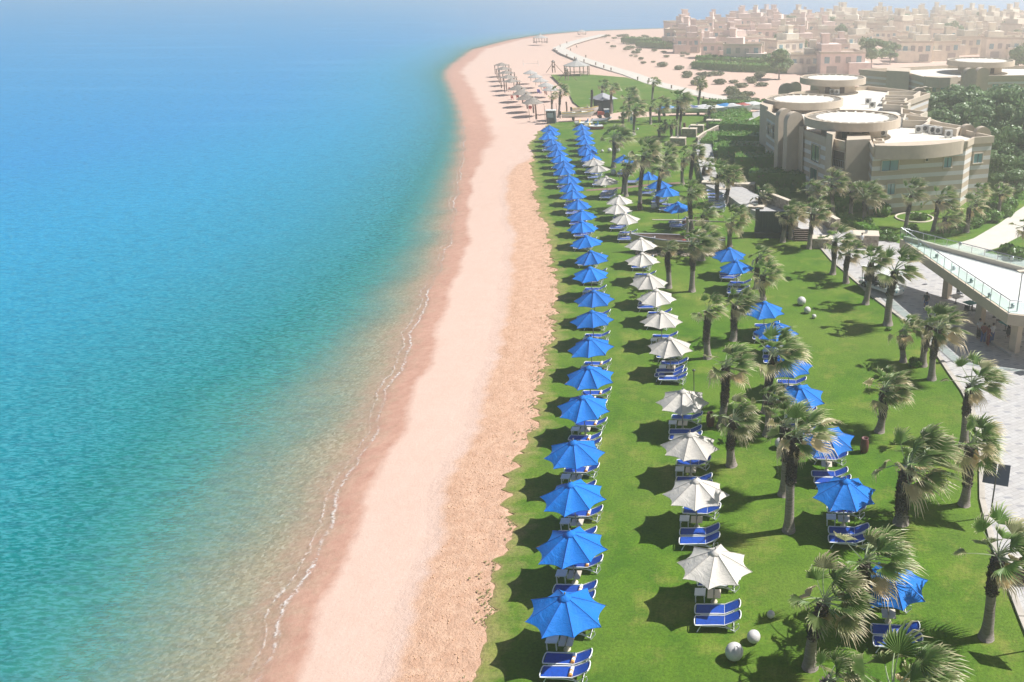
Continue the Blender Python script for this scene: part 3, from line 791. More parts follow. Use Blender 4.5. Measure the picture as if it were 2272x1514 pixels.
def crown_mesh(seed, nf=27, spread=1.0):
    r = random.Random(seed); b = MB(); dry = []; wind = Vector((1.0, -.15, 0))
    for i in range(nf):
        az = i*2.39996+r.uniform(-.3, .3); q = (i+.5)/nf
        el = R(80-98*q+r.uniform(-10, 10)); 
        d = Vector((math.cos(az)*math.cos(el), math.sin(az)*math.cos(el), math.sin(el)))
        d = (d+wind*.42*(1-.3*q)).normalized()
        dead = 0.0 if q < .62 else (r.uniform(0, .4) if q < .84 else r.uniform(.4, 1.0))
        if r.random() < .12: dead = r.uniform(.3, .6)
        frond(b, dry, r, (0, 0, r.uniform(-.1, .15)), d, r.uniform(.75, 1.25)*spread*(1.0 if q < .8 else .7), r.uniform(.80, 1.12)*spread, wind, dead)
    for i in range(5):           # hanging dead leaves under the crown
        az = r.uniform(0, 2*PI)
        d = Vector((math.cos(az)*.8+.4, math.sin(az)*.8, -.75)).normalized()
        frond(b, dry, r, (0, 0, -.2), d, r.uniform(.3, .6), r.uniform(.45, .7), wind, r.uniform(.85, 1))
    dry = [min(1, max(0, x)) for x in dry]
    return b.mesh('crown', [M['frond'], M['petiole']], attrs={'dry': dry}, flat=True)
CROWNS = [crown_mesh(s, n, sp) for s, n, sp in ((1, 22, 1.), (2, 25, 1.05), (3, 20, .98), (4, 30, 1.1), (5, 19, .95), (6, 23, 1.), (8, 26, 1.0), (12, 18, 1.05), (13, 24, .95))]
SMALLC = crown_mesh(9, 9, .6)
def trunk_objs(e, h, lean, ly, rb, rt, shag0, r, shag_r):
    pts, rs = [], []
    n = 10
    def cen(f): return Vector((lean*(f**1.4)+.06*math.sin(f*5+r0), ly*f, h*f))
    r0 = r.uniform(0, 6)
    for i in range(n+1):
        f = i/n; pts.append(cen(f)); rs.append(rb*(1+.45*math.exp(-f*h/.35))*(1-f)+rt*f)
    b = MB(); b.tube(pts, rs, 12); b.build('trunk', M['bark'], e)
    s = MB(); hs = h*(1-shag0)
    fs = [shag0+(1.0-shag0)*i/6 for i in range(7)]
    s.tube([cen(f) for f in fs], [rt*(.95+.12*(i % 2))*(.9+.28*shag_r*min(1, i/2+.25)) for i in range(7)], 9)
    nr = max(5, int(hs/.085)); per = 11
    for j in range(nr):
        f = shag0+(1-shag0)*(j+.5)/nr; c = cen(f)
        ww = rt*(.92+.30*shag_r*min(1, (f-shag0)/(1-shag0)*3+.3))
        for k in range(per):
            a = 2*PI*(k+.5*(j % 2))/per+r.uniform(-.15, .15); o = Vector((math.cos(a), math.sin(a), 0)); t = Vector((-o.y, o.x, 0))
            L = r.uniform(.08, .19)*(.6+.5*shag_r); q = c+o*ww*.9
            tip = q+o*L*r.uniform(.5, .9)+Vector((0, 0, L*r.uniform(.1, .9)))
            s.quad([q-t*.07-Vector((0, 0, .08)), q+t*.07-Vector((0, 0, .08)), tip+t*.03, tip-t*.03])
            s.quad([q-t*.07+Vector((0, 0, .06)), tip-t*.03, tip+t*.03, q+t*.07+Vector((0, 0, .06))])
    s.build('leaf_bases', M['boots'], e)
    return cen(1.0)
PALMS = [  # base u,v, head u,v, crown scale, shag start, label
 (2185, 1415, 2216, 1240, 1.0, .55, 'tall-stemmed fan palm standing alone at the right edge by the low wall'),
 (1795, 1480, 1826, 1338, .85, .45, 'small ragged fan palm close to the two white stone balls'),
 (1905, 1400, 1920, 1250, 1.06, .35, 'full palm overhanging the nearest blue parasol of the palm row'),
 (1930, 1690, 1985, 1555, 1.2, .3, 'cut-off palm at the bottom edge of the picture'),
 (1812, 1600, 1840, 1512, .7, .3, 'low palm with dry leaves at the bottom edge, left of the cut-off palm'),
 (1996, 1160, 2014, 1042, 1.25, .05, 'broad palm with thick shaggy dark trunk behind the second blue parasol'),
 (2138, 1120, 2154, 992, .85, .3, 'slim dark-stemmed palm beside the solar lamp'),
 (1747, 1178, 1768, 972, 1.0, .5, 'tall leaning palm in front of the pair in the centre of the palm row'),
 (1738, 1098, 1746, 948, .8, .5, 'rear palm of the tall pair in the centre of the palm row'),
 (1701, 966, 1708, 893, .65, .75, 'palm with smooth grey trunk beside the second white stone ball'),
 (1622, 1033, 1626, 935, .72, .35, 'short palm right of the third off-white parasol'),
 (1603, 948, 1612, 815, 1.0, .35, 'palm with blown leaves behind the short palm'),
 (1700, 915, 1714, 790, .95, .25, 'palm in front of the sixth blue parasol of the palm row'),
 (1570, 795, 1569, 690, .75, .3, 'slim palm with a long dark shaggy stem left of the palm row'),
 (1626, 755, 1633, 678, .82, .2, 'bushy palm right of the slim shaggy one'),
 (1692, 665, 1692, 612, .85, .2, 'bushy palm just behind the seventh parasol of the palm row'),
 (1678, 640, 1684, 572, .7, .3, 'narrow palm right of the paired blue parasols'),
 (1619, 548, 1623, 490, .95, .4, 'palm rising behind the paired blue parasols'),
 (1537, 647, 1534.6, 545, .95, .45, 'tall palm right in front of the beached boat'),
 (1556, 577, 1556, 535, .85, .8, 'palm with pale swollen trunk behind the boat'),
 (1483, 639, 1482, 555, .6, .4, 'thin palm left of the palm in front of the boat'),
 (1533, 509, 1531, 430, .7, .3, 'palm beside the folded blue parasol behind the boat'),
 (1562, 515, 1560, 478, .8, .1, 'short bushy palm between boat and walkway'),
 (1457, 460, 1470, 373, .85, .2, 'leaning palm with a white ball at its foot'),
 (1420.7, 465, 1426.5, 347, 1.05, .4, 'tallest slender palm with a maroon urn at its foot'),
 (1384, 430, 1385, 381, .6, .4, 'left palm of the twin stems near the brown foot path'),
 (1389, 436, 1393, 366, .75, .6, 'right palm of the twin stems near the brown foot path'),
 (1514, 410, 1515, 356, .7, .5, 'palm standing where the brown path meets the walkway'),
 (1532, 425, 1536, 343, .8, .3, 'slim palm left of the walkway steps'),
 (1560, 402, 1563, 370, .8, .2, 'palm in the middle of the walkway bend'),
 (1590, 453, 1594, 388, .8, .35, 'palm at the left side of the walkway bench wall'),
 (1612.6, 455, 1615.5, 396, .9, .3, 'bushy palm next to the walkway bench wall'),
 (1687, 470, 1688, 438, .75, .3, 'short palm on the walkway edge beside the black stage'),
 (1738, 537, 1743, 480, .6, .45, 'left palm of three in front of the stage steps'),
 (1754, 531, 1757, 478, .85, .5, 'middle palm of three in front of the stage steps'),
 (1797, 552, 1802, 474, 1.0, .4, 'right palm of three by the stage steps'),
 (1795, 470, 1796, 424, .8, .3, 'palm before the dark hedge of the hotel'),
 (1847.5, 480, 1845, 410, .85, .5, 'slender palm in front of the trimmed bright hedge, left one'),
 (1888.5, 487, 1888.5, 424, .55, .5, 'slender palm in front of the trimmed bright hedge, right one'),
 (1916, 495, 1919, 437, .95, .4, 'bushy palm beside the round clipped shrub'),
 (2011, 507, 2019, 433, .9, .4, 'palm beside the flower ring in the hotel garden'),
 (2071, 516, 2082, 446, .95, .5, 'left palm of the clump behind the glass railing'),
 (2097, 520, 2097, 483, .85, .3, 'short middle palm of the clump behind the glass railing'),
 (2144, 515, 2152, 462, .9, .4, 'right palm of the clump behind the glass railing'),
 (2160, 490, 2168, 430, .75, .5, 'rear palm of the clump behind the glass railing'),
 (2215, 483, 2220, 430, .6, .85, 'thin pale-stemmed palm beside the curved garden path'),
 (1847, 608.5, 1853.6, 537, .8, .45, 'first palm of the promenade line, nearest the stage'),
 (1876.7, 628, 1880, 563, .75, .4, 'second palm of the promenade line, with a short dark collar'),
 (1921, 675, 1935, 583, .8, .55, 'third palm of the promenade line, left of the white shuttle'),
 (1969, 721, 1984, 602, 1.15, .55, 'large palm of the promenade line in front of the white shuttle'),
 (2002, 803, 2004, 735, .75, .4, 'left palm of the trio beside the shaded pavement'),
 (2048, 812, 2060, 722, .75, .35, 'middle palm of the trio beside the shaded pavement'),
 (2066, 842, 2080, 732, 1.05, .4, 'right, largest palm of the trio beside the shaded pavement'),
 (1952, 958, 1964, 866, .98, .3, 'lone palm in the open grass of the right lawn'),
 (2136, 990, 2154, 856, 1.0, .5, 'palm leaning over the sunlit pavers'),
 (1240.5, 262, 1243, 205, .85, .5, 'left tall palm by the sand next to the black booth'),
 (1224, 248, 1226, 215, .55, .5, 'small palm just left of the tall one near the booth'),
 (1313, 256, 1313, 200, .25, .2, 'nearly leafless palm stem right of the motorboat'),
 (1336, 240, 1335.7, 192, .8, .4, 'left palm over the dark hut'),
 (1356, 252, 1357, 198, .8, .4, 'right palm over the dark hut'),
 (1396, 270, 1396, 218, 1.0, .2, 'bushy palm right of the dark hut'),
 (1407, 299.5, 1408, 243, 1.1, .4, 'tall palm on the lawn right of the grey dinghy'),
 (1383, 284, 1380, 252, .8, .2, 'palm behind the grey dinghy'),
 (1448, 222, 1449, 184, .75, .4, 'distant palm beside the pale beach path'),
 (1463, 270, 1464, 236, 1.0, .4, 'palm in front of the parked covered boats, left one'),
 (1443, 276, 1444, 238, .5, .5, 'thin palm stem with few leaves left of the parked boats'),
 (1502, 306, 1504, 224, 1.05, .5, 'tallest palm in front of the parked covered boats'),
 (1509, 302, 1511, 238, .8, .5, 'rear palm beside the tallest one in front of the parked boats'),
 (1489.5, 314, 1490, 278, .55, .4, 'small palm in front of the pair before the parked boats'),
 (1550, 238, 1554, 190, .75, .3, 'solitary leaning palm at the edge of the desert sand'),
 (1572, 272, 1575, 240, .65, .5, 'palm beside the covered boat near the hedge'),
 (1463, 304, 1464, 284, .8, .2, 'low palm on the lawn left of the walkway'),
 (1362, 372, 1363, 308, 1.15, .4, 'large palm by the far white stone balls'),
 (1480, 372, 1478, 342, .85, .2, 'bushy palm left of the walkway, behind the tall slender palm'),
 (2278, 560, 2276, 508, .8, .3, 'palm half cut by the right edge beyond the terrace'),
]
rp = random.Random(21)
for i, (bu, bv, hu, hv, cs, sh0, lab) in enumerate(PALMS):
    x, y = G(bu, bv); h, hx = ZY(hu, hv, y); lean = hx-x
    e = empty('palm_tree', (x, y, 0)); tag(e, lab, 'palm tree', 'fan palms on the resort lawns')
    big = 1.25 if cs > 1.1 else 1.0
    shr = 1.5 if sh0 < .1 else 1.0
    rb = .25*big if h > 2.5 else .22; rt = .17*big
    if 'swollen' in lab: rb = .36
    top = trunk_objs(e, h, lean, 0, rb, rt, sh0, rp, shr)
    me = CROWNS[i % len(CROWNS)] if cs > .3 else SMALLC
    s = cs*(1.10 if y < 75 else 1.28)
    add('crown', me, e, (top.x, top.y, top.z+.05), (0, rp.uniform(-.06, .06), rp.uniform(-.35, .35)), (s, s*rp.choice((1, -1)), s*rp.uniform(.95, 1.1)))
# ================================================================== SMALL THINGS ON THE LAWN
BALLS = [(1629, 1445, 20.5, 'largest white stone ball at the bottom of the lawn'), (1672, 1412, 15, 'middle white stone ball beside the largest one'), (1710, 1363, 9, 'smallest white stone ball of the near trio'),
 (1778, 669, 9.8, 'largest ball of the trio on the open lawn'), (1791, 689, 7.7, 'middle ball of the trio on the open lawn'), (1806, 702.5, 5, 'smallest ball of the trio on the open lawn'),
 (1731, 984, 12.5, 'white ball half hidden behind the tall palm pair'), (1361, 382.7, 6.2, 'white ball beside the second farthest off-white parasol'), (1336.5, 336, 3.3, 'small ball right of the far blue parasols'),
 (1353, 334.5, 5, 'far ball left of the large palm stem'), (1371, 334, 5.3, 'far ball right of the large palm stem'), (1451, 458, 7, 'ball at the foot of the leaning palm'), (1415, 287, 2.6, 'tiny ball on the distant lawn'), (1532, 283, 4.6, 'ball on the grass by the far walkway wall')]
for u, v, rr, lab in BALLS:
    x, y = G(u, v+rr*.8); d = y*CT+CH*ST; r_ = rr*d/FPX
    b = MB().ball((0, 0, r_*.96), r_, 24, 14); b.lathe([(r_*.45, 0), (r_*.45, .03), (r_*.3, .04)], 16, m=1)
    tag(b.build('stone_ball', [M['ball'], M['dark_open']], loc=(x, y, 0)), lab, 'stone ball', 'white stone balls on the lawn')
for u, v, lab in ((1917, 1003, 'maroon clay urn right of the third blue parasol in the palm row'), (1576, 945, 'maroon clay urn in the shade beside the fourth off-white parasol'), (1419, 466, 'maroon clay urn at the foot of the tallest slender palm'), (1519, 506, 'maroon clay urn by the lounger behind the boat'), (1518.6, 284, 'small dark urn on the far lawn near the walkway wall')):
    x, y = G(u, v)
    b = MB().lathe([(0, 0), (.20, 0), (.24, .1), (.27, .4), (.25, .7), (.19, .86), (.22, .95), (.17, .95), (.15, .85), (0, .8)], 16)
    tag(b.build('clay_urn', M['urn'], loc=(x, y, 0)), lab, 'urn', 'maroon urns on the lawn')
# thin lamp / shower pole in the middle row
x, y = G(1540, 872); e = empty('lamp_post', (x, y, 0)); tag(e, 'thin dark lamp post behind the fourth off-white parasol', 'lamp post')
MB().tube([(0, 0, 0), (0, 0, 1.7)], .03, 8).build('pole', M['frame_dark'], e); MB().lathe([(0, 1.78), (.10, 1.74), (.11, 1.68), (0, 1.66)], 12).build('lamp_head', M['frame_dark'], e)

# ================================================================== BEACHED WOODEN BOAT
def hull(L, W, D, n=22, k=8, sheer=.5, stern=.35, inner=True):
    """open hull along +x (bow at -x); returns MB with mats 0 hull 1 rim 2 inside"""
    b = MB(); rows = []
    for i in range(n+1):
        t = i/n; x = (t-.5)*L
        wv = W/2*(1-(1-min(1, t/.55))**2.2) if t < .55 else W/2*(1-(1-stern)*((t-.55)/.45)**2)
        wv = max(wv, .03); zt = D+sheer*((1-t)**2.5)+.25*sheer*max(0, t-.6)**1.5; zb = .0+D*.9*max(0, 1-t/.16)**2
        rows.append((x, wv, zt, zb))
    base = 0
    for (x, wv, zt, zb) in rows:
        for j in range(-k, k+1):
            a = j/k; yy_ = wv*math.sin(a*PI/2); zz = zb+(zt-zb)*(1-math.cos(abs(a)*PI/2))**.8
            b.v.append((x, yy_, zz))
    nn = 2*k+1
    for i in range(n):
        for j in range(2*k):
            a = i*nn+j; b.f.append((a, a+nn, a+nn+1, a+1)); b.m.append(0); b.sm.append(True)
    if inner:
        o = len(b.v)
        for (x, wv, zt, zb) in rows:
            w2 = max(.005, wv-.09)
            for j in range(-k, k+1):
                a = j/k; b.v.append((x*.97, w2*math.sin(a*PI/2), zb+.10+(zt-zb-.10)*(1-math.cos(abs(a)*PI/2))**.8))
        for i in range(n):
            for j in range(2*k):
                a = o+i*nn+j; b.f.append((a, a+1, a+nn+1, a+nn)); b.m.append(2); b.sm.append(True)
    for s in (0, 2*k):
        b.tube([b.v[i*nn+s] for i in range(n+1)], .07 if L > 5 else .05, 6, m=1)
    return b, rows
bx, by = G(1470, 566); e = empty('wooden_boat', (bx+1.6, by+1.2, .12), -.02)
tag(e, 'olive and grey wooden sailing boat beached on stones among the parasols', 'boat')
b, rows = hull(9.8, 2.4, 1.25, sheer=.55); b.build('hull', [M['boat_yellow'], M['boat_grey'], M['wood']], e)
m = MB(); m.prism([(-4.5, -.12), (-2.9, -.85), (-2.5, -1.0), (-2.5, 1.0), (-2.9, .85), (-4.5, .12)], 1.18, 1.25); m.box((-2.5, 0, 1.27), (.12, 2.0, .12)); m.build('foredeck', M['boat_grey'], e)
m = MB(); m.prism([(2.9, -.95), (4.7, -.6), (4.7, .6), (2.9, .95)], 1.08, 1.15); m.build('aft_deck', M['boat_grey'], e)
m = MB(); m.box((-.6, 0, .75), (3.4, 1.5, .06)); 
for i in range(9): m.box((-2.1+i*.38, 0, .80), (.05, 1.5, .06))
m.build('floor_grating', M['wood'], e)
m = MB(); m.box((.6, .2, .95), (.35, .35, .3)); m.build('red_box', M['boat_red'], e)
MB().tube([(1.0, -.75, .6), (1.0, -.72, 2.0), (1.0, -.7, 3.75)], [.16, .15, .13], 10).build('mast', M['mast'], e)
m = MB(); m.tube([(.75, -.7, 3.9), (1.02, -.72, 3.55), (1.25, -.7, 3.2)], .05, 6); m.tube([(1.2, -.6, 3.9), (1.05, -.72, 3.6)], .04, 6); m.build('mast_cleat', M['mast'], e)
m = MB(); m.tube([(-2.6, -.55, 3.42), (1.0, -.55, 3.38), (5.0, -.55, 3.22)], [.05, .075, .06], 8); m.build('yard', M['mast'], e)
m = MB(); m.box((-4.95, 0, 1.75), (.16, .14, .75), 0); m.build('stem_post', M['tan_light'], e)
m = MB(); m.tube([(-3.0, -1.0, .2), (-3.0, -1.05, 1.5)], .045, 6); m.build('prop_post', M['frame_dark'], e)
rs_ = random.Random(5)
b = MB()
for i in range(260):
    t = rs_.uniform(-4.3, 4.6); yy_ = rs_.uniform(-1.6, -.3)*(1 if abs(t) < 4 else .6)
    b.ball((t, yy_, .05+rs_.uniform(0, .12)), rs_.uniform(.09, .2), 7, 5, sq=(1, rs_.uniform(.7, 1), .7))
tag(b.build('stones', M['stone'], loc=(bx+1.6, by+1.0, 0)), 'heap of small stones piled under the wooden boat', 'stones', kind='stuff')

# ================================================================== STAGE, STEPS, WALL BLOCKS
x0, y0 = G(1683, 527); x1, y1 = G(1762, 530)
e = empty('stage', (x0, y0, 0)); tag(e, 'black stage with a tall dark fabric back wall below the walkway', 'stage')
W_ = x1-x0
m = MB(); m.box((W_/2-.2, .9, .30), (W_+.4, 2.6, .60)); m.build('platform', M['black'], e)
m = MB()
for i in range(13): m.box((.0+i*.29, .15+.03*(i % 2), 1.75), (.285, .07, 2.3))
m.build('back_panel', M['dark_panel'], e)
m = MB(); m.box((-.15, .15, 1.9), (.45, .5, 2.6)); m.build('side_post', M['dark_panel'], e)
m = MB(); m.box((.4, 1.5, 2.2), (1.2, 2.2, .08)); m.build('canopy_top', M['boat_grey'], e)
x2, y2 = G(1792, 535)
e = empty('stairs', (x2, y2, 0)); tag(e, 'dark stone steps with a sloping side wall leading down from the walkway', 'stairs')
m = MB()
for i in range(6): m.box((-.5, .0+i*.30, .075+i*.15), (1.9, .31, .15), 0)
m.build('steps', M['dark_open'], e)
m = MB(); 
for i in range(12): m.box((.55, -.1+i*.19, .25+i*.075), (.22, .2, .5))
m.build('side_wall', M['kerb'], e)
def block(u, v, wx, wy, h, lab, lamp=True, z=0.0, mat='stone'):
    x, y = G(u, v, z); e = empty('wall_block', (x, y, z), -.12); tag(e, lab, 'stone block', 'stone blocks along the walkway')
    m = MB(); m.box((0, 0, h/2), (wx, wy, h)); m.build('body', M[mat], e)
    m = MB(); m.box((0, 0, h+.04), (wx+.12, wy+.12, .08)); m.build('cap_slab', M['tan_light'], e)
    if lamp: m = MB(); m.box((0, 0, h+.20), (.26, .26, .24)); m.box((0, 0, h+.34), (.32, .32, .04)); m.build('lamp', M['metal'], e)
BL = [(1820, 548, 2.4, 1.4, 1.0, 'stone block at the foot of the stage steps'), (1678, 478, 1.8, 1.0, 1.1, 'stone block beside the black stage'), (1575, 422, 2.0, 1.3, 1.1, 'stone block left of the walkway bend'),
 (1607, 434, 1.6, 1.2, .9, 'stone block at the walkway below the bend'), (1505, 322, 2.6, 1.5, 1.2, 'nearest of the four cube blocks by the far walkway'), (1530, 303, 2.6, 1.6, 1.4, 'second of the four cube blocks by the far walkway'), (1547, 294, 2.4, 1.6, 1.3, 'third of the four cube blocks by the far walkway'), (1584, 282, 2.8, 1.8, 1.3, 'farthest of the four cube blocks by the far walkway'),
 (1920, 545, 2.6, 2.0, 1.3, 'stone block with a blue-grey top at the plaza, right of the first promenade palms'), (1652, 427, 2.6, 1.4, 1.2, 'dark planter block on the hotel side of the walkway')]
for q in BL: block(*q, lamp=q[0] != 1652)
def wall_run(pts, h, th, lab, name='low_wall', mat='stone', cap='tan_light', z=0.0, seg=True):
    e = empty(name, (*G(*pts[0], z), z)); tag(e, lab, 'low wall'); o = Vector((*G(*pts[0], z), 0)); b = MB(); c = MB()
    P_ = [Vector((*G(*p, z), 0))-o for p in pts]
    for i in range(len(P_)-1):
        a, d = P_[i], P_[i+1]; t = d-a; an = math.atan2(t.y, t.x); mid = (a+d)/2
        b.box((mid.x, mid.y, h/2), (t.length, th, h), an); c.box((mid.x, mid.y, h+.03), (t.length+.02, th+.08, .06), an)
    b.build('wall_body', M[mat], e); c.build('coping', M[cap], e)
wall_run([(1598, 286), (1562, 304), (1546, 316)], .8, .35, 'low pale wall between the cube blocks by the far walkway')
wall_run([(1690, 447), (1722, 458), (1752, 470)], 1.3, .5, 'rubble wall on the hotel side of the walkway', z=.85)
wall_run([(1716, 482), (1748, 496), (1768, 505)], .5, .3, 'pale edge wall above the stage', z=.85)
wall_run([(1806, 490), (1835, 502), (1858, 515)], 1.4, .5, 'shaded rubble wall below the clipped hedge at the plaza', z=.5)
# planter wall at bottom right
x, y = G(2240, 1300); e = empty('planter_wall', (x, y, 0), 0); tag(e, 'low dark planter wall with a pale slab top at the right edge', 'planter')
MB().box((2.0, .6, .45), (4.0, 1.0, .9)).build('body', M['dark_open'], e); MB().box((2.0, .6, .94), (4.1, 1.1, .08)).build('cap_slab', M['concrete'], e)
# ================================================================== SOLAR LAMPS
def solar(u, v, h, rz, lab):
    x, y = G(u, v, h*.66); e = empty('solar_lamp', (x, y, 0), rz, .66); tag(e, lab, 'solar lamp', 'solar lamps by the promenade')
    MB().tube([(0, .35, 0), (0, .3, h-.2)], .06, 8).build('pole', M['frame_dark'], e)
    Mx = Matrix.Rotation(R(38), 3, 'X')
    for s in (-1, 1):
        p = MB(); p.box((s*.50, 0, h), (.92, 1.75, .05), M=Mx); p.build('solar_panel', M['solar'], e)
    MB().box((0, .1, h-.12), (2.0, .06, .06)).build('bracket', M['metal'], e)
solar(2211, 1052, 4.2, -.35, 'solar lamp with two dark tilted panels at the pavement edge')
solar(2330, 1330, 4.2, -.3, 'solar lamp beyond the right edge whose panel shadow falls on the lawn')
# ================================================================== GLASS-RAILED TERRACE
ZT = 3.6
tp = G(1997, 530, ZT); c1 = G(2237, 697, ZT); c2 = G(2400, 716, ZT); c3 = G(2420, 640, ZT); c4 = G(2272, 603, ZT)
e = empty('terrace', (*tp, 0)); tag(e, 'raised white terrace with glass railing over the shaded cafe', 'terrace')
o = Vector((*tp, 0))
def rel(p): return (p[0]-o.x, p[1]-o.y)
poly = [rel(p) for p in (tp, c1, c2, c3, c4)]
m = MB(); m.prism(poly, ZT-.85, ZT, bot=True); m.build('deck_slab', M['tan'], e)
m = MB(); m.prism([(p[0]*.985+.25, p[1]*.985-.15) for p in poly], ZT, ZT+.03); m.build('deck_floor', M['deck'], e)
def railpts(a, b, n): return [(a[0]+(b[0]-a[0])*i/n, a[1]+(b[1]-a[1])*i/n) for i in range(n+1)]
for (a, b, n) in ((poly[0], poly[1], 15), (poly[1], poly[2], 4), (poly[0], poly[4], 10), (poly[4], poly[3], 4)):
    pts = railpts(a, b, n); t = Vector((b[0]-a[0], b[1]-a[1])); an = math.atan2(t.y, t.x); L = t.length
    MB().tube([(*a, ZT+1.08), (*b, ZT+1.08)], .035, 6).build('handrail', M['metal'], e)
    for p in pts[:-1]: MB().tube([(*p, ZT-.05), (*p, ZT+1.06)], .025, 6).build('post', M['metal'], e)
    g = MB()
    for i in range(n):
        mid = ((pts[i][0]+pts[i+1][0])/2, (pts[i][1]+pts[i+1][1])/2); g.box((*mid, ZT+.55), (L/n-.1, .012, .85), an)
    g.build('glass_panel', M['clear'], e)
t = Vector((poly[4][0], poly[4][1])); an = math.atan2(t.y, t.x)
MB().box((poly[4][0]/2+.3, poly[4][1]/2-.55, ZT+.22), (t.length, .35, .40), an).build('parapet', M['tan_light'], e)
for (u, v) in ((2093, 665), (2166, 722), (2242, 786)):
    x, y = G(u, v); MB().box((x-o.x+.35, y-o.y+.35, (ZT-.85)/2), (.6, .6, ZT-.86), .6).build('column', M['tan'], e)
x, y = G(2330, 830); MB().box((x-o.x, y-o.y+.5, (ZT-.85)/2), (.6, .6, ZT-.86), .6).build('column', M['tan'], e)
for i, (u, v) in enumerate(((2040, 548), (2078, 573), (2116, 600), (2155, 628), (2195, 660), (2246, 684), (2130, 545), (2245, 577))):
    x, y = G(u, v, ZT); l = MB(); l.lathe([(.14, ZT+.02), (.16, ZT+.3), (.12, ZT+.34), (0, ZT+.34)], 10, c=(x-o.x, y-o.y, 0)); l.build('deck_light', M['metal'], e)
x, y = G(2256, 692, ZT); MB().tube([(x-o.x, y-o.y, ZT), (x-o.x, y-o.y, ZT+3.1)], .05, 8).build('lamp_pole', M['metal'], e); MB().box((x-o.x, y-o.y, ZT+3.14), (.75, .4, .08), .2).build('lamp_head', M['tan_light'], e)
# cafe under the terrace
def cafe_table(u, v, lab, c):
    x, y = G(u, v); e = empty('cafe_table', (x, y, 0), .5); tag(e, lab, 'cafe table', 'cafe tables under the terrace')
    MB().box((0, 0, .74), (.9, .9, .04)).build('table_top', M[c], e); MB().lathe([(.25, 0), (.2, .04), (.04, .1), (.04, .72)], 10).build('pedestal', M['frame_dark'], e)
for u, v, lab, c in ((2120, 675, 'cafe table left of the second column', 'cl_white'), (2150, 690, 'pale blue cafe table between the columns', 'cl_teal'), (2230, 735, 'cafe table behind the corner column', 'cl_teal'), (2262, 770, 'cafe table at the right edge', 'cl_white'), (2205, 705, 'cafe table deep under the terrace', 'cl_white')):
    cafe_table(u, v, lab, c)
for i, (u, v) in enumerate(((2128, 662), (2160, 700), (2238, 752), (2252, 760), (2215, 722), (2140, 702))):
    x, y = G(u, v); e = empty('cafe_chair', (x, y, 0), .5+i); tag(e, ('dark cafe chair beside the table left of the second column', 'dark cafe chair by the pale blue table', 'dark cafe chair left of the corner column table', 'dark cafe chair right of the corner column table', 'dark cafe chair deep under the terrace', 'dark cafe chair nearest the shaded pavement')[i], 'chair', 'cafe chairs under the terrace')
    MB().box((0, 0, .45), (.42, .42, .04)).build('seat', M['black'], e); MB().box((0, .2, .72), (.42, .04, .45)).build('backrest', M['black'], e)
    for sx in (-1, 1):
        for sy in (-1, 1): MB().tube([(sx*.18, sy*.18, .43), (sx*.2, sy*.2, 0)], .015, 5).build('leg', M['frame_dark'], e)
wall_run([(2168, 742), (2248, 792)], .18, .25, 'low pale step edging the cafe floor', name='cafe_step', mat='concrete', cap='concrete')
# ================================================================== PEOPLE
def person(u, v, rz, top, bottom, lab, arm=0.0, sit=False, hgt=1.72, z=0.0):
    x, y = G(u, v, z); e = empty('person', (x, y, z), rz); e.scale = (hgt/1.75,)*3; tag(e, lab, 'person', 'people on the promenade')
    J = {'pel': (0, 0, .95, .15), 'wai': (0, 0, 1.1, .125), 'che': (0, .01, 1.32, .16), 'nec': (0, 0, 1.50, .06), 'hea': (0, -.01, 1.60, .09), 'top': (0, 0, 1.70, .075)}
    E_ = [('pel', 'wai'), ('wai', 'che'), ('che', 'nec'), ('nec', 'hea'), ('hea', 'top')]
    for s, nme in ((-1, 'l'), (1, 'r')):
        st = .06*s*arm
        J['hi'+nme] = (s*.10, 0, .90, .10); J['kn'+nme] = (s*.11, -.03+st, .50, .062); J['an'+nme] = (s*.11, .02-st, .09, .042); J['to'+nme] = (s*.12, -.14-st, .04, .035)
        J['sh'+nme] = (s*.18, 0, 1.43, .06); J['el'+nme] = (s*.25, .02-arm*.08, 1.16, .045); J['wr'+nme] = (s*.24, -.10-arm*.2, .95+arm*.15, .032); J['ha'+nme] = (s*.23, -.16-arm*.25, .87+arm*.2, .036)
        E_ += [('pel', 'hi'+nme), ('hi'+nme, 'kn'+nme), ('kn'+nme, 'an'+nme), ('an'+nme, 'to'+nme), ('che', 'sh'+nme), ('sh'+nme, 'el'+nme), ('el'+nme, 'wr'+nme), ('wr'+nme, 'ha'+nme)]
    ks = list(J); me = bpy.data.meshes.new('body'); me.from_pydata([J[k][:3] for k in ks], [(ks.index(a), ks.index(b)) for a, b in E_], [])
    ob = bpy.data.objects.new('body', me); COL.objects.link(ob); ob.parent = e
    md = ob.modifiers.new('skin', 'SKIN'); 
    for i, k in enumerate(ks): me.skin_vertices[0].data[i].radius = (J[k][3], J[k][3]*.85)
    me.skin_vertices[0].data[0].use_root = True
    ob.modifiers.new('sub', 'SUBSURF').levels = 1; ob.modifiers['sub'].render_levels = 1
    me.materials.append(M['skin'])
    t = MB(); t.lathe([(.135, .93), (.15, 1.1), (.175, 1.3), (.17, 1.42), (.08, 1.50)], 12)
    for v_ in range(len(t.v)): a = t.v[v_]; t.v[v_] = (a[0]*1.12, a[1]*.82, a[2])
    for s in (-1, 1): t.tube([(s*.17, 0, 1.43), (s*.225, .01, 1.22)], [.085, .075], 8)
    t.build('shirt', M[top], e)
    t = MB()
    for s in (-1, 1): t.tube([(s*.085, 0, .98), (s*.105, -.01, .72), (s*.11, -.02, .50 if bottom == 'cl_white' else .14)], [.115, .10, .085], 8)
    t.build('trousers', M[bottom], e)
    MB().ball((0, .015, 1.655), .105, 12, 8, sq=(.9, 1, 1)).build('hair', M['hair'], e)
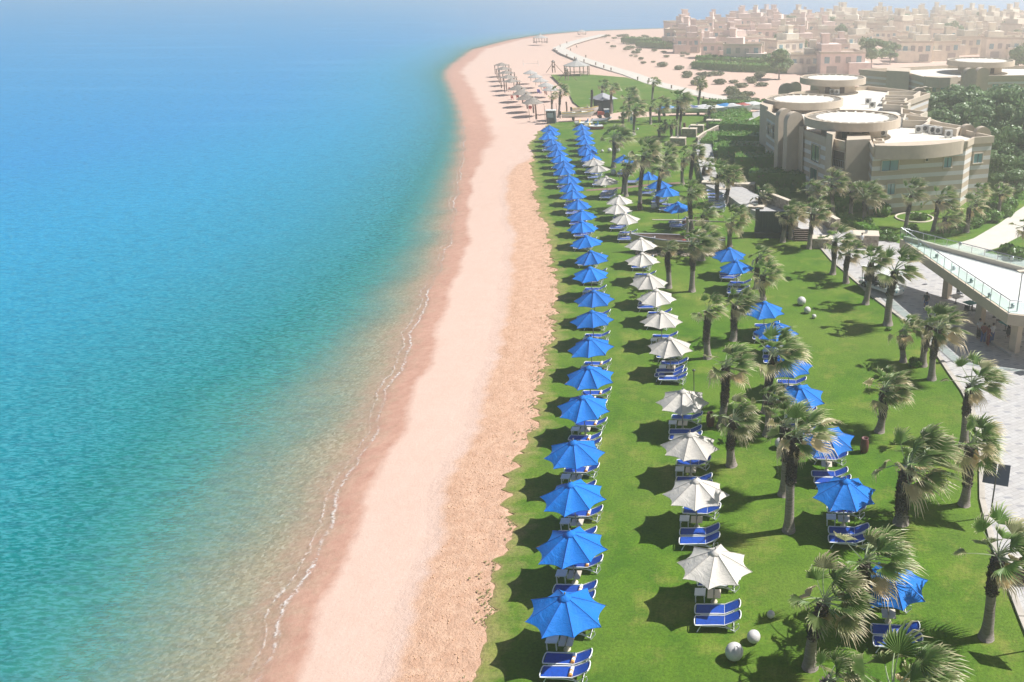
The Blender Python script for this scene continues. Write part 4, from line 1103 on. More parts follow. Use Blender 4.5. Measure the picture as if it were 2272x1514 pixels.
person(2170, 752, .4, 'cl_white', 'cl_dark', 'person in a pale shirt and dark trousers, left in the group by the cafe', .3)
person(2180, 762, 2.8, 'cl_red', 'cl_blue', 'person in a dark red shirt standing in the group by the cafe', .5)
person(2190, 768, 1.6, 'cl_red', 'cl_red', 'person in a red top and reddish trousers in front of the cafe group', .2)
person(2199, 762, 3.6, 'cl_white', 'cl_blue', 'person in a white shirt and blue trousers, right in the group by the cafe', .6)
person(2236, 748, 1.0, 'cl_dark', 'cl_dark', 'person in dark clothes standing beside the cafe corner column', .4)
person(2053, 690, -.6, 'cl_dark', 'cl_blue', 'person in dark clothes walking on the shaded pavement behind the palm', .8)
person(1911, 552, .3, 'cl_white', 'cl_dark', 'person leaning over in a white shirt behind the palms at the plaza', .9)
# ================================================================== WHITE SHUTTLE CART
x, y = G(1962, 655); e = empty('shuttle_cart', (x-.2, y+1.2, 0), R(125)); tag(e, 'white open shuttle cart parked on the shaded promenade behind the palms', 'shuttle cart')
def cart(e):
    m = MB(); m.box((0, 0, .42), (4.2, 1.35, .22)); m.box((-1.75, 0, .72), (.7, 1.3, .45)); m.build('body', M['boat_white'], e)
    f = MB(); f.prism([(-2.35, -.62), (-1.4, -.66), (-1.4, .66), (-2.35, .62), (-2.5, .3), (-2.5, -.3)], .35, .80); f.build('front_cowl', M['boat_white'], e)
    m = MB(); m.box((-.1, 0, 1.98), (3.9, 1.45, .08)); m.build('roof', M['boat_white'], e)
    for xx in (-1.55, .1, 1.65):
        for s in (-1, 1): MB().tube([(xx, s*.64, .5), (xx+.12, s*.66, 1.95)], .025, 6).build('roof_post', M['frame_dark'], e)
    for xx in (-.7, .25, 1.2):
        q = MB(); q.box((xx, 0, .72), (.5, 1.2, .16)); q.box((xx+.28, 0, 1.02), (.12, 1.2, .5)); q.build('bench_seat', M['cl_dark'], e)
    MB().box((-1.55, 0, 1.45), (.03, 1.2, .75)).build('windscreen', M['clear'], e)
    for xx in (-1.7, 1.4):
        for s in (-1, 1):
            wv = MB().tube([(xx, s*.56, .28), (xx, s*.72, .28)], .28, 18); w_ = wv.build('wheel', M['tyre'], e); MB().tube([(xx, s*.70, .28), (xx, s*.735, .28)], .14, 12).build('hub', M['metal'], w_)
    for s in (-1, 1): MB().ball((-2.42, s*.42, .62), .09, 10, 6).build('headlight', M['pane'], e)
cart(e)

# ================================================================== HOTEL
def solve_t(a, b, u, z):
    lo, hi = -.3, 1.3
    for _ in range(40):
        t = (lo+hi)/2; x = a[0]+(b[0]-a[0])*t; y = a[1]+(b[1]-a[1])*t
        s = proj(x, y, z)[0]-u; s *= 1 if proj(*b, z)[0] > proj(*a, z)[0] else -1
        if s < 0: lo = t
        else: hi = t
    return t
def on_wall(parent, a, b, u0, u1, v0, v1, kind='window', pane='pane', depth=.10):
    """opening on the wall a-b seen between photo columns u0..u1 and rows v0..v1"""
    um = (u0+u1)/2; t = solve_t(a, b, um, 4.0); Y = a[1]+(b[1]-a[1])*t; z1 = ZY(um, v0, Y)[0]; z0 = ZY(um, v1, Y)[0]
    zm = (z0+z1)/2; t0 = solve_t(a, b, u0, zm); t1 = solve_t(a, b, u1, zm)
    p0 = Vector((a[0]+(b[0]-a[0])*t0, a[1]+(b[1]-a[1])*t0)); p1 = Vector((a[0]+(b[0]-a[0])*t1, a[1]+(b[1]-a[1])*t1))
    o = parent.location; mid = (p0+p1)/2-Vector((o.x, o.y)); t_ = p1-p0; L = t_.length; an = math.atan2(t_.y, t_.x)
    nrm = Vector((t_.y, -t_.x)).normalized()*1.0
    if nrm.y > 0 and abs(nrm.y) > abs(nrm.x)*.3: nrm = -nrm
    elif abs(nrm.y) <= abs(nrm.x)*.3 and nrm.x > 0: nrm = -nrm
    def at(d): return (mid.x+nrm.x*d, mid.y+nrm.y*d)
    fr = MB(); th = .10
    for s in (-1, 1):
        c = Vector(at(depth/2)); d = t_.normalized()*(L/2-th/2)*s; fr.box((c.x+d.x, c.y+d.y, zm), (th, depth+.1, z1-z0), an)
    fr.box((*at(depth/2), z1-th/2), (L-.02, depth+.1, th), an); fr.box((*at(depth/2+.05), z0+th/2), (L+.1, depth+.2, th), an)
    if kind == 'window':
        f = fr.build('window', M['tan_light'], parent); MB().box((*at(.03), zm), (L-th, .05, z1-z0-th), an).build('pane', M[pane], f)
        MB().box((*at(.07), zm), (.06, .06, z1-z0-th), an).build('mullion', M['frame_dark'], f)
    else:
        f = fr.build('balcony', M['tan'], parent); MB().box((*at(.02), zm), (L-th, .05, z1-z0-th), an).build('opening', M['dark_open'], f)  # flat dark board painted as the shade of a balcony recess
        r_ = MB(); r_.box((*at(.16), z0+.95), (L, .04, .05), an)
        for k in range(int(L/.35)+1):
            d = t_.normalized()*(-L/2+k*.35); c = at(.16); r_.box((c[0]+d.x, c[1]+d.y, z0+.5), (.03, .03, .9), an)
        r_.build('railing', M['metal'], f)
def roof_disc(parent, uc, hw, vc, dhw, vbase, zroof):
    xb, yb = G(uc, vbase, zroof); d = yb*CT+(CH-zroof)*ST; rd = dhw*d/FPX; yc = yb+rd; zt, xc = ZY(uc, vc, yc)
    d2 = yc*CT+(CH-zt)*ST; RR = hw*d2/FPX; o = parent.location; c = (xc-o.x, yc-o.y, 0)
    b = MB(); b.lathe([(rd, zroof-.2), (rd, zt-1.0)], 40, c=c); f = b.build('drum', M['tan'], parent)
    b = MB(); b.lathe([(rd, zt-1.05), (RR, zt-1.05), (RR, zt), (RR-.35, zt), (RR-.35, zt-.95), (rd*.9, zt-.95)], 64, c=c, smooth=False)
    f = b.build('roof_disc', M['tan'], parent)
    b = MB(); b.lathe([(RR*.76, zt-.9), (RR*.76, zt-.12), (0, zt-.10)], 48, c=c, smooth=False); b.build('roof_plate', M['roof'], f)
    b = MB()
    for k in range(28):
        a = 2*PI*k/28; rr = (RR*.74+RR-.35)/2; b.box((c[0]+rr*math.cos(a), c[1]+rr*math.sin(a), zt-.22), (RR-.35-RR*.74, .22, .2), a)
    b.build('radial_beams', M['roof'], f)
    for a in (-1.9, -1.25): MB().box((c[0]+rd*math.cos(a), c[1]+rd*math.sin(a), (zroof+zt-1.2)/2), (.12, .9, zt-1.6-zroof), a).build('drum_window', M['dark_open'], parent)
def arch_slab(parent, u, vtop, hw, Y, z0, th=.9, rz=.15):
    zt, xc = ZY(u, vtop, Y); d = Y*CT+(CH-zt)*ST; r_ = hw*d/FPX; o = parent.location; zc = zt-r_
    prof = [(-r_, z0), (r_, z0)]+[(r_*math.cos(a), zc+r_*math.sin(a)) for a in [PI*i/18 for i in range(19)]]
    b = MB(); n = len(prof); cr, sr = math.cos(rz), math.sin(rz)
    for s in (-th/2, th/2):
        for (px_, pz_) in prof: b.v.append((xc-o.x+px_*cr-s*sr, Y-o.y+px_*sr+s*cr, pz_))
    b.f.append(tuple(range(n))); b.f.append(tuple(range(2*n-1, n-1, -1)))
    for i in range(n): j = (i+1) % n; b.f.append((j, i, n+i, n+j))
    b.m = [0]*len(b.f); b.sm = [False]*len(b.f); b.build('arch_slab', M['tan'], parent)
ZR = 7.5
fp = px([(1702, 244), (1722, 256), (1742, 266), (1762, 276), (1782, 286), (1833, 304), (1876, 314), (1930, 310), (1938, 325), (2145, 313), (2160, 305), (2203, 302), (2150, 291), (2060, 263), (2022, 250), (1995, 236), (2020, 222), (2062, 207), (2000, 199), (1925, 191), (1850, 196), (1760, 205), (1692, 226)], 8.2)
o = Vector((fp[8][0], fp[8][1], 0)); hotel = empty('hotel', o)
tag(hotel, 'sand-coloured banded hotel with three round roof discs on drums, nearest the lawn', 'hotel')
fr_ = [(p[0]-o.x, p[1]-o.y) for p in fp]
MB().prism(fr_, 0, ZR, mt=1).build('wall', [M['banded'], M['roof']], hotel)
def parapet(parent, poly, z0, z1, th, mat, closed=True):
    b = MB(); n = len(poly)
    for i in range(n if closed else n-1):
        a, c = Vector(poly[i]), Vector(poly[(i+1) % n]); t = c-a; b.box(((a.x+c.x)/2, (a.y+c.y)/2, (z0+z1)/2), (t.length+th*.9, th, z1-z0+.001*i), math.atan2(t.y, t.x))
    return b.build('parapet', M[mat], parent)
parapet(hotel, fr_, ZR-.1, 8.2, .3, 'tan')
roof_disc(hotel, 1891, 106, 258, 69, 312, ZR); roof_disc(hotel, 1783.5, 87, 218, 66, 250, ZR); roof_disc(hotel, 1848, 73, 171, 50, 210, ZR)
# curved fascia over the front
cf0 = px([(1941, 322), (2139, 311.5)], 8.3); cf = [(cf0[0][0]+(cf0[1][0]-cf0[0][0])*i/24, cf0[0][1]+(cf0[1][1]-cf0[0][1])*i/24) for i in range(25)]
b = MB(); out = []
for i, p in enumerate(cf):
    f = i/(len(cf)-1); out.append((p[0]-o.x, p[1]-o.y-1.9*math.sin(PI*(.04+.96*f))**.75-.15))
ins = [(p[0]-o.x, p[1]-o.y+.6) for p in cf]
MB().prism(out+ins[::-1], 6.75, 8.35, bot=True).build('curved_fascia', M['tan'], hotel)
# plain projecting blocks
def blockpx(pts, z0, z1, mat='tan', name='wall_block'):
    q = [(p[0]-o.x, p[1]-o.y) for p in px(pts, 8.2)]; MB().prism(q, z0, z1, mt=0).build(name, M[mat], hotel)
blockpx([(1878, 316), (1932, 313), (1930, 300), (1880, 302)], 0, 8.45)
blockpx([(1833, 307), (1847, 312), (1860, 300), (1840, 297)], 0, 8.9)
blockpx([(1686, 236), (1704, 244), (1722, 236), (1700, 226)], 0, 8.6)
blockpx([(1764, 279), (1783, 288), (1790, 278), (1772, 270)], 0, 8.4)
A_, B_ = fp[8], fp[9]
on_wall(hotel, A_, B_, 1954, 1994, 354, 380); on_wall(hotel, A_, B_, 2092, 2112, 347, 373); on_wall(hotel, A_, B_, 1966, 1986, 406, 433); on_wall(hotel, A_, B_, 2051, 2060, 349, 359, pane='green_pane')
on_wall(hotel, fp[10], fp[11], 2158, 2180, 339, 363)
on_wall(hotel, fp[5], fp[6], 1848, 1876, 334, 372, kind='balcony'); on_wall(hotel, fp[4], fp[5], 1801, 1820, 321, 361, pane='green_pane'); on_wall(hotel, fp[4], fp[5], 1798, 1815, 372, 400, pane='green_pane')
on_wall(hotel, fp[3], fp[4], 1753, 1773, 302, 334, kind='balcony'); on_wall(hotel, fp[0], fp[1], 1704, 1710, 272, 300, pane='green_pane'); on_wall(hotel, fp[1], fp[2], 1714, 1720, 277, 308, kind='balcony'); on_wall(hotel, fp[3], fp[4], 1752, 1772, 350, 385, kind='balcony')
for q in ((1741, 241, 20, 118.5, 0), (1762, 248, 22, 115.5, 0)): arch_slab(hotel, *q, rz=.5)
for q in ((2147, 276, 18, 113.5, ZR), (2180, 281, 19, 111.5, ZR), (1983, 218, 16, 146, ZR), (1988, 229, 18, 141, ZR), (1996, 234, 19, 138, ZR), (2039, 194, 15, 165, ZR), (2055, 192, 13, 168, ZR), (1746, 184, 18, 168, ZR-3), (1765, 181, 13, 172, ZR-3)): arch_slab(hotel, *q)
def well(pts, h=1.0):
    q = [(p[0]-o.x, p[1]-o.y) for p in px(pts, ZR)]; w_ = parapet(hotel, q, ZR, ZR+h, .25, 'tan_light'); w_.name = 'light_well'
well([(2004, 283), (2055, 285), (2062, 277), (2008, 270)]); well([(2050, 292), (2120, 303), (2134, 297), (2062, 284)]); well([(2000, 268), (2040, 270), (2055, 264), (2000, 256)])
well([(1960, 246), (2012, 249), (2018, 243), (1965, 240)]); well([(1958, 236), (2005, 238), (2010, 232), (1962, 230)]); well([(1965, 225), (2025, 226), (2040, 216), (1970, 216)])
well([(1940, 322), (1960, 323), (1958, 317), (1938, 316)], .5)
kx = 0
for u, v, lab in ((1974, 285, 'left air conditioner unit under the nearest roof disc'), (1990, 285, 'right air conditioner unit with round fan under the nearest roof disc'), (2006, 278, 'air conditioner unit beside the long light well'), (2038, 296, 'leftmost of the air conditioners along the front light well'), (2052, 294, 'second air conditioner along the front light well'), (2068, 297, 'third air conditioner along the front light well'), (2081, 299, 'fourth air conditioner along the front light well'), (2104, 306, 'rightmost air conditioner along the front light well'), (1959, 304, 'air conditioner unit beside the drum wall'), (1834, 209, 'left roof unit in front of the far drum'), (1846, 210, 'middle roof unit in front of the far drum'), (1856, 211, 'right roof unit in front of the far drum'), (1926, 232, 'left roof unit near the middle light wells'), (1935, 240, 'right roof unit near the middle light wells')):
    x, y = G(u, v, ZR); e = empty('air_conditioner', (x, y, ZR), .1*(kx % 3)); tag(e, lab, 'air conditioner', 'air conditioner units on the hotel roof'); kx += 1
    m = MB(); m.box((0, 0, .55), (.95, .45, .85)); m.box((-.35, 0, .06), (.08, .5, .12)); m.box((.35, 0, .06), (.08, .5, .12)); m.build('casing', M['ac'], e)
    MB().tube([(-.12, -.225, .55), (-.12, -.25, .55)], .29, 16).build('fan_grille', M['frame_dark'], e)
# ground-floor terraces with low walls in front of the left facade
wall_run([(1692, 357), (1708, 368), (1750, 371)], 1.2, .3, 'low pale wall of the upper hotel terrace', mat='tan', name='terrace_wall')
wall_run([(1723, 372), (1752, 392), (1790, 398)], 1.6, .3, 'low pale wall of the lower hotel terrace', mat='tan', name='terrace_wall')
wall_run([(1838, 418), (1880, 440), (1925, 452), (1990, 462), (2060, 461)], 1.3, .3, 'long garden wall along the foot of the hotel front', mat='tan', name='terrace_wall')
# second hotel block behind
fp2 = px([(1908, 154), (1967, 159), (2018, 162), (2053, 171), (2124, 172), (2150, 169), (2272, 167), (2420, 166), (2420, 147), (2103, 145)], 8.2)
o2 = Vector((fp2[4][0], fp2[4][1], 0)); h2 = empty('hotel', o2); tag(h2, 'second banded hotel block behind the trees, with one roof disc and two tall arches', 'hotel')
f2_ = [(p[0]-o2.x, p[1]-o2.y) for p in fp2]
MB().prism(f2_, 0, ZR, mt=1).build('wall', [M['banded'], M['roof']], h2); parapet(h2, f2_, ZR-.1, 8.2, .4, 'tan')
roof_disc(h2, 2176, 73, 133, 48, 166, ZR); arch_slab(h2, 2152, 151, 15, fp2[4][1]-3, 0, th=1.5, rz=.2); arch_slab(h2, 2178, 150, 15, fp2[4][1]-1, 0, th=1.5, rz=.2)
cf = [(p[0]-o2.x, p[1]-o2.y) for p in px([(2053, 171), (2080, 172), (2105, 172), (2124, 171)], 8.3)]
MB().prism([(p[0], p[1]-1.6*math.sin(PI*(.15+.7*i/3))) for i, p in enumerate(cf)]+[(p[0], p[1]+1) for p in cf[::-1]], 6.4, 8.4, bot=True).build('curved_fascia', M['tan'], h2)
MB().prism([(p[0]-o2.x, p[1]-o2.y) for p in px([(1967, 161), (2018, 164), (2020, 156), (1968, 153)], 8.2)], 0, 8.6, mt=0).build('wall_block', M['tan'], h2)
for (a, b_, u0, u1, v0, v1) in ((fp2[3], fp2[4], 2062, 2078, 190, 205), (fp2[3], fp2[4], 2086, 2098, 190, 206), (fp2[5], fp2[6], 2200, 2215, 186, 202), (fp2[5], fp2[6], 2232, 2250, 186, 204)): on_wall(h2, a, b_, u0, u1, v0, v1)
on_wall(h2, fp2[1], fp2[2], 1975, 2004, 178, 196, kind='balcony')
# ================================================================== GREENERY
def leaf_box(b, dry, c, d, rz, n, size, r):
    cr, sr = math.cos(rz), math.sin(rz); hx, hy, hz = d[0]/2, d[1]/2, d[2]/2
    A = [d[0]*d[1], d[0]*d[2]*2, d[1]*d[2]*2]; S = sum(A)
    for _ in range(n):
        q = r.random()*S
        if q < A[0]: p = Vector((r.uniform(-hx, hx), r.uniform(-hy, hy), hz)); nn = Vector((0, 0, 1))
        elif q < A[0]+A[1]: s = r.choice((-1, 1)); p = Vector((r.uniform(-hx, hx), s*hy, r.uniform(-hz, hz))); nn = Vector((0, s, 0))
        else: s = r.choice((-1, 1)); p = Vector((s*hx, r.uniform(-hy, hy), r.uniform(-hz, hz))); nn = Vector((s, 0, 0))
        p += nn*r.uniform(-.10, .10)
        # soften corners
        t = Vector((r.gauss(0, 1), r.gauss(0, 1), r.gauss(0, 1))); t = (t-nn*t.dot(nn)*.5).normalized(); u_ = t.cross(nn+Vector((r.gauss(0, .5), r.gauss(0, .5), r.gauss(0, .5))))
        if u_.length < .01: continue
        u_.normalize(); s = size*r.uniform(.6, 1.3)
        P4 = [p-t*s-u_*s*.5, p+t*s-u_*s*.5, p+t*s+u_*s*.5, p-t*s+u_*s*.5]
        b.quad([(c[0]+v.x*cr-v.y*sr, c[1]+v.x*sr+v.y*cr, c[2]+v.z) for v in P4]); dry += [r.uniform(0, .3) if r.random() < .9 else .8]*4
def hedge(pts, wdt, h, lab, z=0.0, size=.16, dens=9, group=None, cat='hedge', seed=1, mat='leaf'):
    r = random.Random(seed); P_ = [Vector(G(*p, z)) for p in pts]; o_ = P_[0]; e = empty('hedge', (o_.x, o_.y, z)); tag(e, lab, cat, group)
    b = MB(); dry = []; core = MB()
    for i in range(len(P_)-1):
        a, c = P_[i]-o_, P_[i+1]-o_; t = c-a; an = math.atan2(t.y, t.x); nr = Vector((-t.y, t.x)).normalized()
        if nr.y < 0: nr = -nr
        mid = (a+c)/2+nr*wdt/2; L = t.length
        core.box((mid.x, mid.y, h/2-.06), (L+wdt*.3, wdt-.16, h-.10), an)
        leaf_box(b, dry, (mid.x, mid.y, h/2), (L+wdt*.3, wdt, h), an, int((L*wdt+2*h*(L+wdt))*dens), size, r)
    b.build('foliage', M[mat], e, attrs={'dry': dry}, flat=True); core.build('branches', M[mat], e)
HG = 'terraced hedges beside the hotel'
hedge([(1606, 296), (1690, 300)], 5, 1.9, 'farthest hedge of the terraced rows left of the hotel', size=.2, dens=6, group=HG, seed=2)
hedge([(1602, 329), (1685, 331)], 4.5, 2.2, 'second farthest hedge of the terraced rows left of the hotel', size=.2, dens=6, group=HG, seed=3)
hedge([(1603, 361), (1704, 362)], 5, 2.6, 'third hedge of the terraced rows left of the hotel', size=.2, dens=6, group=HG, seed=4)
hedge([(1640, 392), (1722, 393)], 4, 2.9, 'fourth, taller hedge of the terraced rows left of the hotel', size=.18, dens=7, group=HG, seed=5)
hedge([(1668, 424), (1786, 428)], 3, 2.6, 'nearest, long dark hedge below the hotel terrace', size=.18, dens=7, group=HG, seed=6)
hedge([(1612, 288), (1640, 272), (1668, 262)], 3.5, 1.2, 'low bright hedge curving along the far walkway', size=.18, dens=6, seed=7)
hedge([(1583, 352), (1582, 325), (1598, 305)], 2.2, 1.1, 'rounded low hedge on the inner bend of the walkway', size=.15, dens=8, seed=8)
hedge([(1724, 447), (1748, 446)], 1.6, 1.4, 'small bright bush-like hedge above the rubble wall', size=.12, dens=12, seed=9)
hedge([(1848, 474), (1907, 469)], 2.4, 2.1, 'bright trimmed hedge in front of the hotel corner', size=.13, dens=14, seed=10)
hedge([(1822, 470), (1848, 474)], 1.8, 1.6, 'smaller trimmed hedge left of the bright one', size=.13, dens=12, seed=11)
hedge([(1857, 488), (1890, 506), (1925, 521)], 1.5, .8, 'low dark purple-green hedge sloping down to the plaza', size=.13, dens=12, seed=12)
hedge([(2062, 533), (2110, 526), (2155, 510), (2195, 490), (2230, 468), (2270, 444), (2310, 425)], 1.3, .6, 'long bright green hedge following the curved garden path', size=.13, dens=13, seed=13)
hedge([(1562, 240), (1620, 242), (1690, 243)], 3.5, 1.6, 'grey-green hedge behind the parked boats', size=.25, dens=4, seed=14)
hedge([(1583, 271), (1620, 262), (1660, 251)], 2.2, 1.2, 'bright hedge on the lawn side of the far walkway', size=.2, dens=6, seed=15)
for i, (pts, wd) in enumerate((([(1540, 153), (1640, 160), (1750, 163)], 7), ([(1548, 140), (1640, 147), (1750, 150)], 8), ([(1414, 104), (1470, 108), (1515, 109)], 8), ([(1382, 95), (1440, 98), (1510, 99)], 8))):
    hedge(pts, wd, 2.2, ('nearest', 'second', 'third', 'farthest')[i]+' of the pale terraced hedges below the terracotta houses', size=.5, dens=1.2, group='terraced hedges below the houses', seed=20+i)
def cloud(b, dry, c, rad, n, size, r, shell=.55):
    for _ in range(n):
        v = Vector((r.gauss(0, 1), r.gauss(0, 1), r.gauss(0, 1))).normalized(); f = r.uniform(shell, 1.0)**.5*(1+r.gauss(0, .05))
        p = Vector((c[0]+v.x*rad[0]*f, c[1]+v.y*rad[1]*f, c[2]+v.z*rad[2]*f))
        t = v.cross(Vector((r.gauss(0, 1), r.gauss(0, 1), r.gauss(0, 1))))
        if t.length < .01: continue
        t.normalize(); u_ = (v+Vector((r.gauss(0, .6), r.gauss(0, .6), r.gauss(0, .6)))).cross(t).normalized(); s = size*r.uniform(.6, 1.3)
        b.quad([tuple(p-t*s-u_*s*.6), tuple(p+t*s-u_*s*.6), tuple(p+t*s+u_*s*.6), tuple(p-t*s+u_*s*.6)]); dry += [r.uniform(0, .25)]*4
def tree_crown(seed):
    r = random.Random(seed); b = MB(); dry = []
    for i in range(r.randint(11, 15)):
        a = r.uniform(0, 2*PI); q = r.uniform(0, .75); rr = r.uniform(.28, .48); cloud(b, dry, (q*math.cos(a), q*math.sin(a), r.uniform(-.45, .55)), (rr, rr, rr*.8), 260, .055, r, .3)
    return b.mesh('crown', M['tree_leaf'], attrs={'dry': dry}, flat=True)
TC = [tree_crown(s) for s in (1, 2, 3, 4)]
def bush_mesh(seed, mat, n=420, size=.09):
    r = random.Random(seed); b = MB(); dry = []
    cloud(b, dry, (0, 0, .45), (.9, .9, .55), n, size, r, .4)
    for i in range(3): a = r.uniform(0, 6.3); cloud(b, dry, (.5*math.cos(a), .5*math.sin(a), .45), (.5, .5, .45), n//4, size, r, .3)
    return b.mesh('foliage', M[mat], attrs={'dry': dry}, flat=True)
BU = [bush_mesh(s, 'leaf') for s in (1, 2)]; SC = [bush_mesh(s, 'scrub', 150, .13) for s in (3, 4)]
rb_ = random.Random(9)
TREES = [(2060, 245, 4), (2085, 272, 4.5), (2110, 240, 5), (2140, 262, 4.5), (2075, 232, 3.5), (2125, 225, 4.5), (2165, 238, 5), (2205, 255, 5), (2190, 278, 4.5), (2240, 250, 5.5), (2262, 225, 5), (2270, 285, 5), (2225, 300, 4), (2262, 330, 4), (2235, 345, 3.5), (2220, 372, 2.6), (2250, 400, 2.4), (2275, 375, 3), (2215, 218, 5), (2150, 205, 4.5), (2300, 260, 6), (2310, 310, 5), (2225, 325, 3), (2262, 300, 4)]
for i, (u, v, r_) in enumerate(sorted(TREES)):
    x, y = G(u, v, r_*1.1); e = empty('tree', (x, y, 0)); tag(e, 'leafy green tree, %s from the left in the hazy grove right of the hotel' % nth(i+1), 'tree', 'trees in the hazy grove behind the hotel')
    t = MB(); t.tube([(0, 0, 0), (.1, 0, r_*.5), (.15, .1, r_*1.1)], [.22, .16, .08], 8)
    for k in range(4): a = k*1.6; t.tube([(.1, 0, r_*.5), (math.cos(a)*r_*.4, math.sin(a)*r_*.4, r_*1.1)], [.1, .04], 6)
    t.build('trunk', M['bark'], e); add('crown', TC[i % 4], e, (0, 0, r_*1.1), (0, 0, rb_.uniform(0, 6)), (r_*rb_.uniform(.9, 1.15), r_*rb_.uniform(.9, 1.1), r_*rb_.uniform(.75, .95)))
for u, v, r_, lab, k in ((1925, 497, .75, 'round clipped shrub beside the bushy palm in the hotel garden', 0), (1970, 527, .85, 'round dark clipped shrub in front of the terrace tip', 0), (1943, 525, .75, 'loose green shrub left of the round clipped one', 1), (1929, 508, .6, 'small shrub under the round clipped shrub', 1), (1925, 521, .7, 'dark shrub at the end of the sloping hedge', 0), (2024, 515, .9, 'rounded dark shrub behind the glass railing tip', 0),
    (1956, 478, 1.3, 'spiky dry shrub on the garden lawn by the hotel front', 1), (1994, 464, 1.5, 'dark shrub at the foot of the hotel wall', 0), (2030, 462, 1.4, 'large dark shrub beside the garden palm', 0), (2176, 492, 1.5, 'left shrub of the bank along the curved path', 1), (2200, 490, 1.5, 'middle shrub of the bank along the curved path', 0), (2189, 478, 1.6, 'upper shrub of the bank along the curved path', 1), (2229, 480, 1.3, 'right shrub of the bank along the curved path', 0), (2232, 466, 1.6, 'highest shrub of the bank along the curved path', 1), (2160, 503, 1.2, 'lowest shrub of the bank along the curved path', 0), (2030, 486, .8, 'low plants inside the white ring on the lawn', 1), (2048, 488, .7, 'trailing plants at the right of the white ring', 0), (1980, 535, .8, 'bright green shrub at the corner of the plaza', 1), (1958, 533, .7, 'low bright shrub at the plaza edge', 1), (2255, 575, 1.2, 'round shrub beyond the terrace railing at the right edge', 0), (2235, 560, 1.0, 'dark shrub beyond the terrace railing', 0), (2030, 812, .6, 'grey-green shrub at the foot of the palm trio', 1), (1972, 733, .3, 'little tuft at the foot of the large promenade palm', 1)):
    x, y = G(u, v); e = empty('shrub', (x, y, 0)); tag(e, lab, 'shrub', 'shrubs in the hotel garden'); add('foliage', BU[k], e, None, (0, 0, rb_.uniform(0, 6)), (r_, r_, r_*rb_.uniform(.9, 1.2)))
x, y = G(2028, 484); tag(MB().lathe([(2.3, 0), (2.3, .12), (2.1, .12), (2.1, 0)], 48).build('stone_ring', M['tan_light'], loc=(x, y, .01)), 'pale stone ring round a flower bed in the hotel garden', 'flower bed edging')
# desert scrub
sp = []
tries = 0
while len(sp) < 95 and tries < 4000:
    tries += 1; v = rb_.uniform(80, 226); u = rb_.uniform(1290, 1780)
    if u < 1330+max(0, (v-100))*2.4: continue
    if v > 165 and u > 1700: continue
    if 98 < v < 165 and u > 1530+(v-98)*.4: continue
    sp.append((v, u))
sp.sort(reverse=True)
for i, (v, u) in enumerate(sp):
    x, y = G(u, v); e = empty('scrub_bush', (x, y, 0)); s = rb_.uniform(.8, 2.3)
    tag(e, 'grey-green desert bush on the pale sand, %s nearest of them' % nth(i+1), 'bush', 'desert bushes on the pale sand'); add('foliage', SC[i % 2], e, None, (0, 0, rb_.uniform(0, 6)), (s*1.2, s, s*rb_.uniform(.5, .8)))
# ================================================================== VILLAGE
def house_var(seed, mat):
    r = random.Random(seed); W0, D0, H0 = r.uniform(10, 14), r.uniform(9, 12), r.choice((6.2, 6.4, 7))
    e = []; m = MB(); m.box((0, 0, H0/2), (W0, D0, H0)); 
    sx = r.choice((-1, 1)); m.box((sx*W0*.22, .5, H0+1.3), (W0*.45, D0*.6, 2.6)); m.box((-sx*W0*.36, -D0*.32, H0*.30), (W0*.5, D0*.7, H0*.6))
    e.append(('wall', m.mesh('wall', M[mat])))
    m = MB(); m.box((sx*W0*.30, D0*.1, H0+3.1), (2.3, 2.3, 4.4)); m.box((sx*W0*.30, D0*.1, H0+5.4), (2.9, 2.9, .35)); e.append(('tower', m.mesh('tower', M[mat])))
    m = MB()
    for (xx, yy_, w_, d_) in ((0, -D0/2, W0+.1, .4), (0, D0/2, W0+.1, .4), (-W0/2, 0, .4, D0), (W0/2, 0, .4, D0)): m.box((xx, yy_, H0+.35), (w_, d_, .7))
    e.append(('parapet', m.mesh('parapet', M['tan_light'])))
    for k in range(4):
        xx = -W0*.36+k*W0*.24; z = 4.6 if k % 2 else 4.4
        m = MB(); m.box((xx, -D0/2-.06, z), (1.5, .14, 1.8)); e.append(('window', m.mesh('window', M['pane' if k % 3 == 0 else 'hazed_open'])))
    m = MB(); m.box((sx*W0*.25, -D0/2-.06, 1.5), (3.2, .16, 2.3)); e.append(('doorway', m.mesh('doorway', M['hazed_open'])))
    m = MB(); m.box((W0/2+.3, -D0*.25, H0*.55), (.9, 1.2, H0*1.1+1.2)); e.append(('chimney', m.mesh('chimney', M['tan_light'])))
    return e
HV = [house_var(s, 'hazed_terra') for s in (1, 2, 3)]; HO = [house_var(s, 'hazed_ochre') for s in (4, 5, 6)]
hs_ = [(1524, 116), (1588, 128), (1650, 139), (1783, 161), (1858, 163), (2026, 136), (2078, 132)]
pos = [G(*p) for p in hs_]
rv = random.Random(31); Y = 330
while Y < 640:
    ul = 1500 if Y < 480 else 1500+(Y-480)*1.3
    x = (ul-PPX)/FPX*(Y*CT+CH*ST)+rv.uniform(0, 8); xr = (2330-PPX)/FPX*(Y*CT+CH*ST)
    while x < xr:
        if all((x-q[0])**2+(Y-q[1])**2 > 15**2 for q in pos): pos.append((x, Y+rv.uniform(-6, 6)))
        x += rv.uniform(17, 27)
    Y += rv.uniform(23, 31)
pos = [p for p in pos if not (p[1] < 300 and p[0] > 140)]
rows_ = {}
pos.sort(key=lambda p: p[1]); 
for i, p in enumerate(pos): rows_.setdefault(i//12, []).append(p)
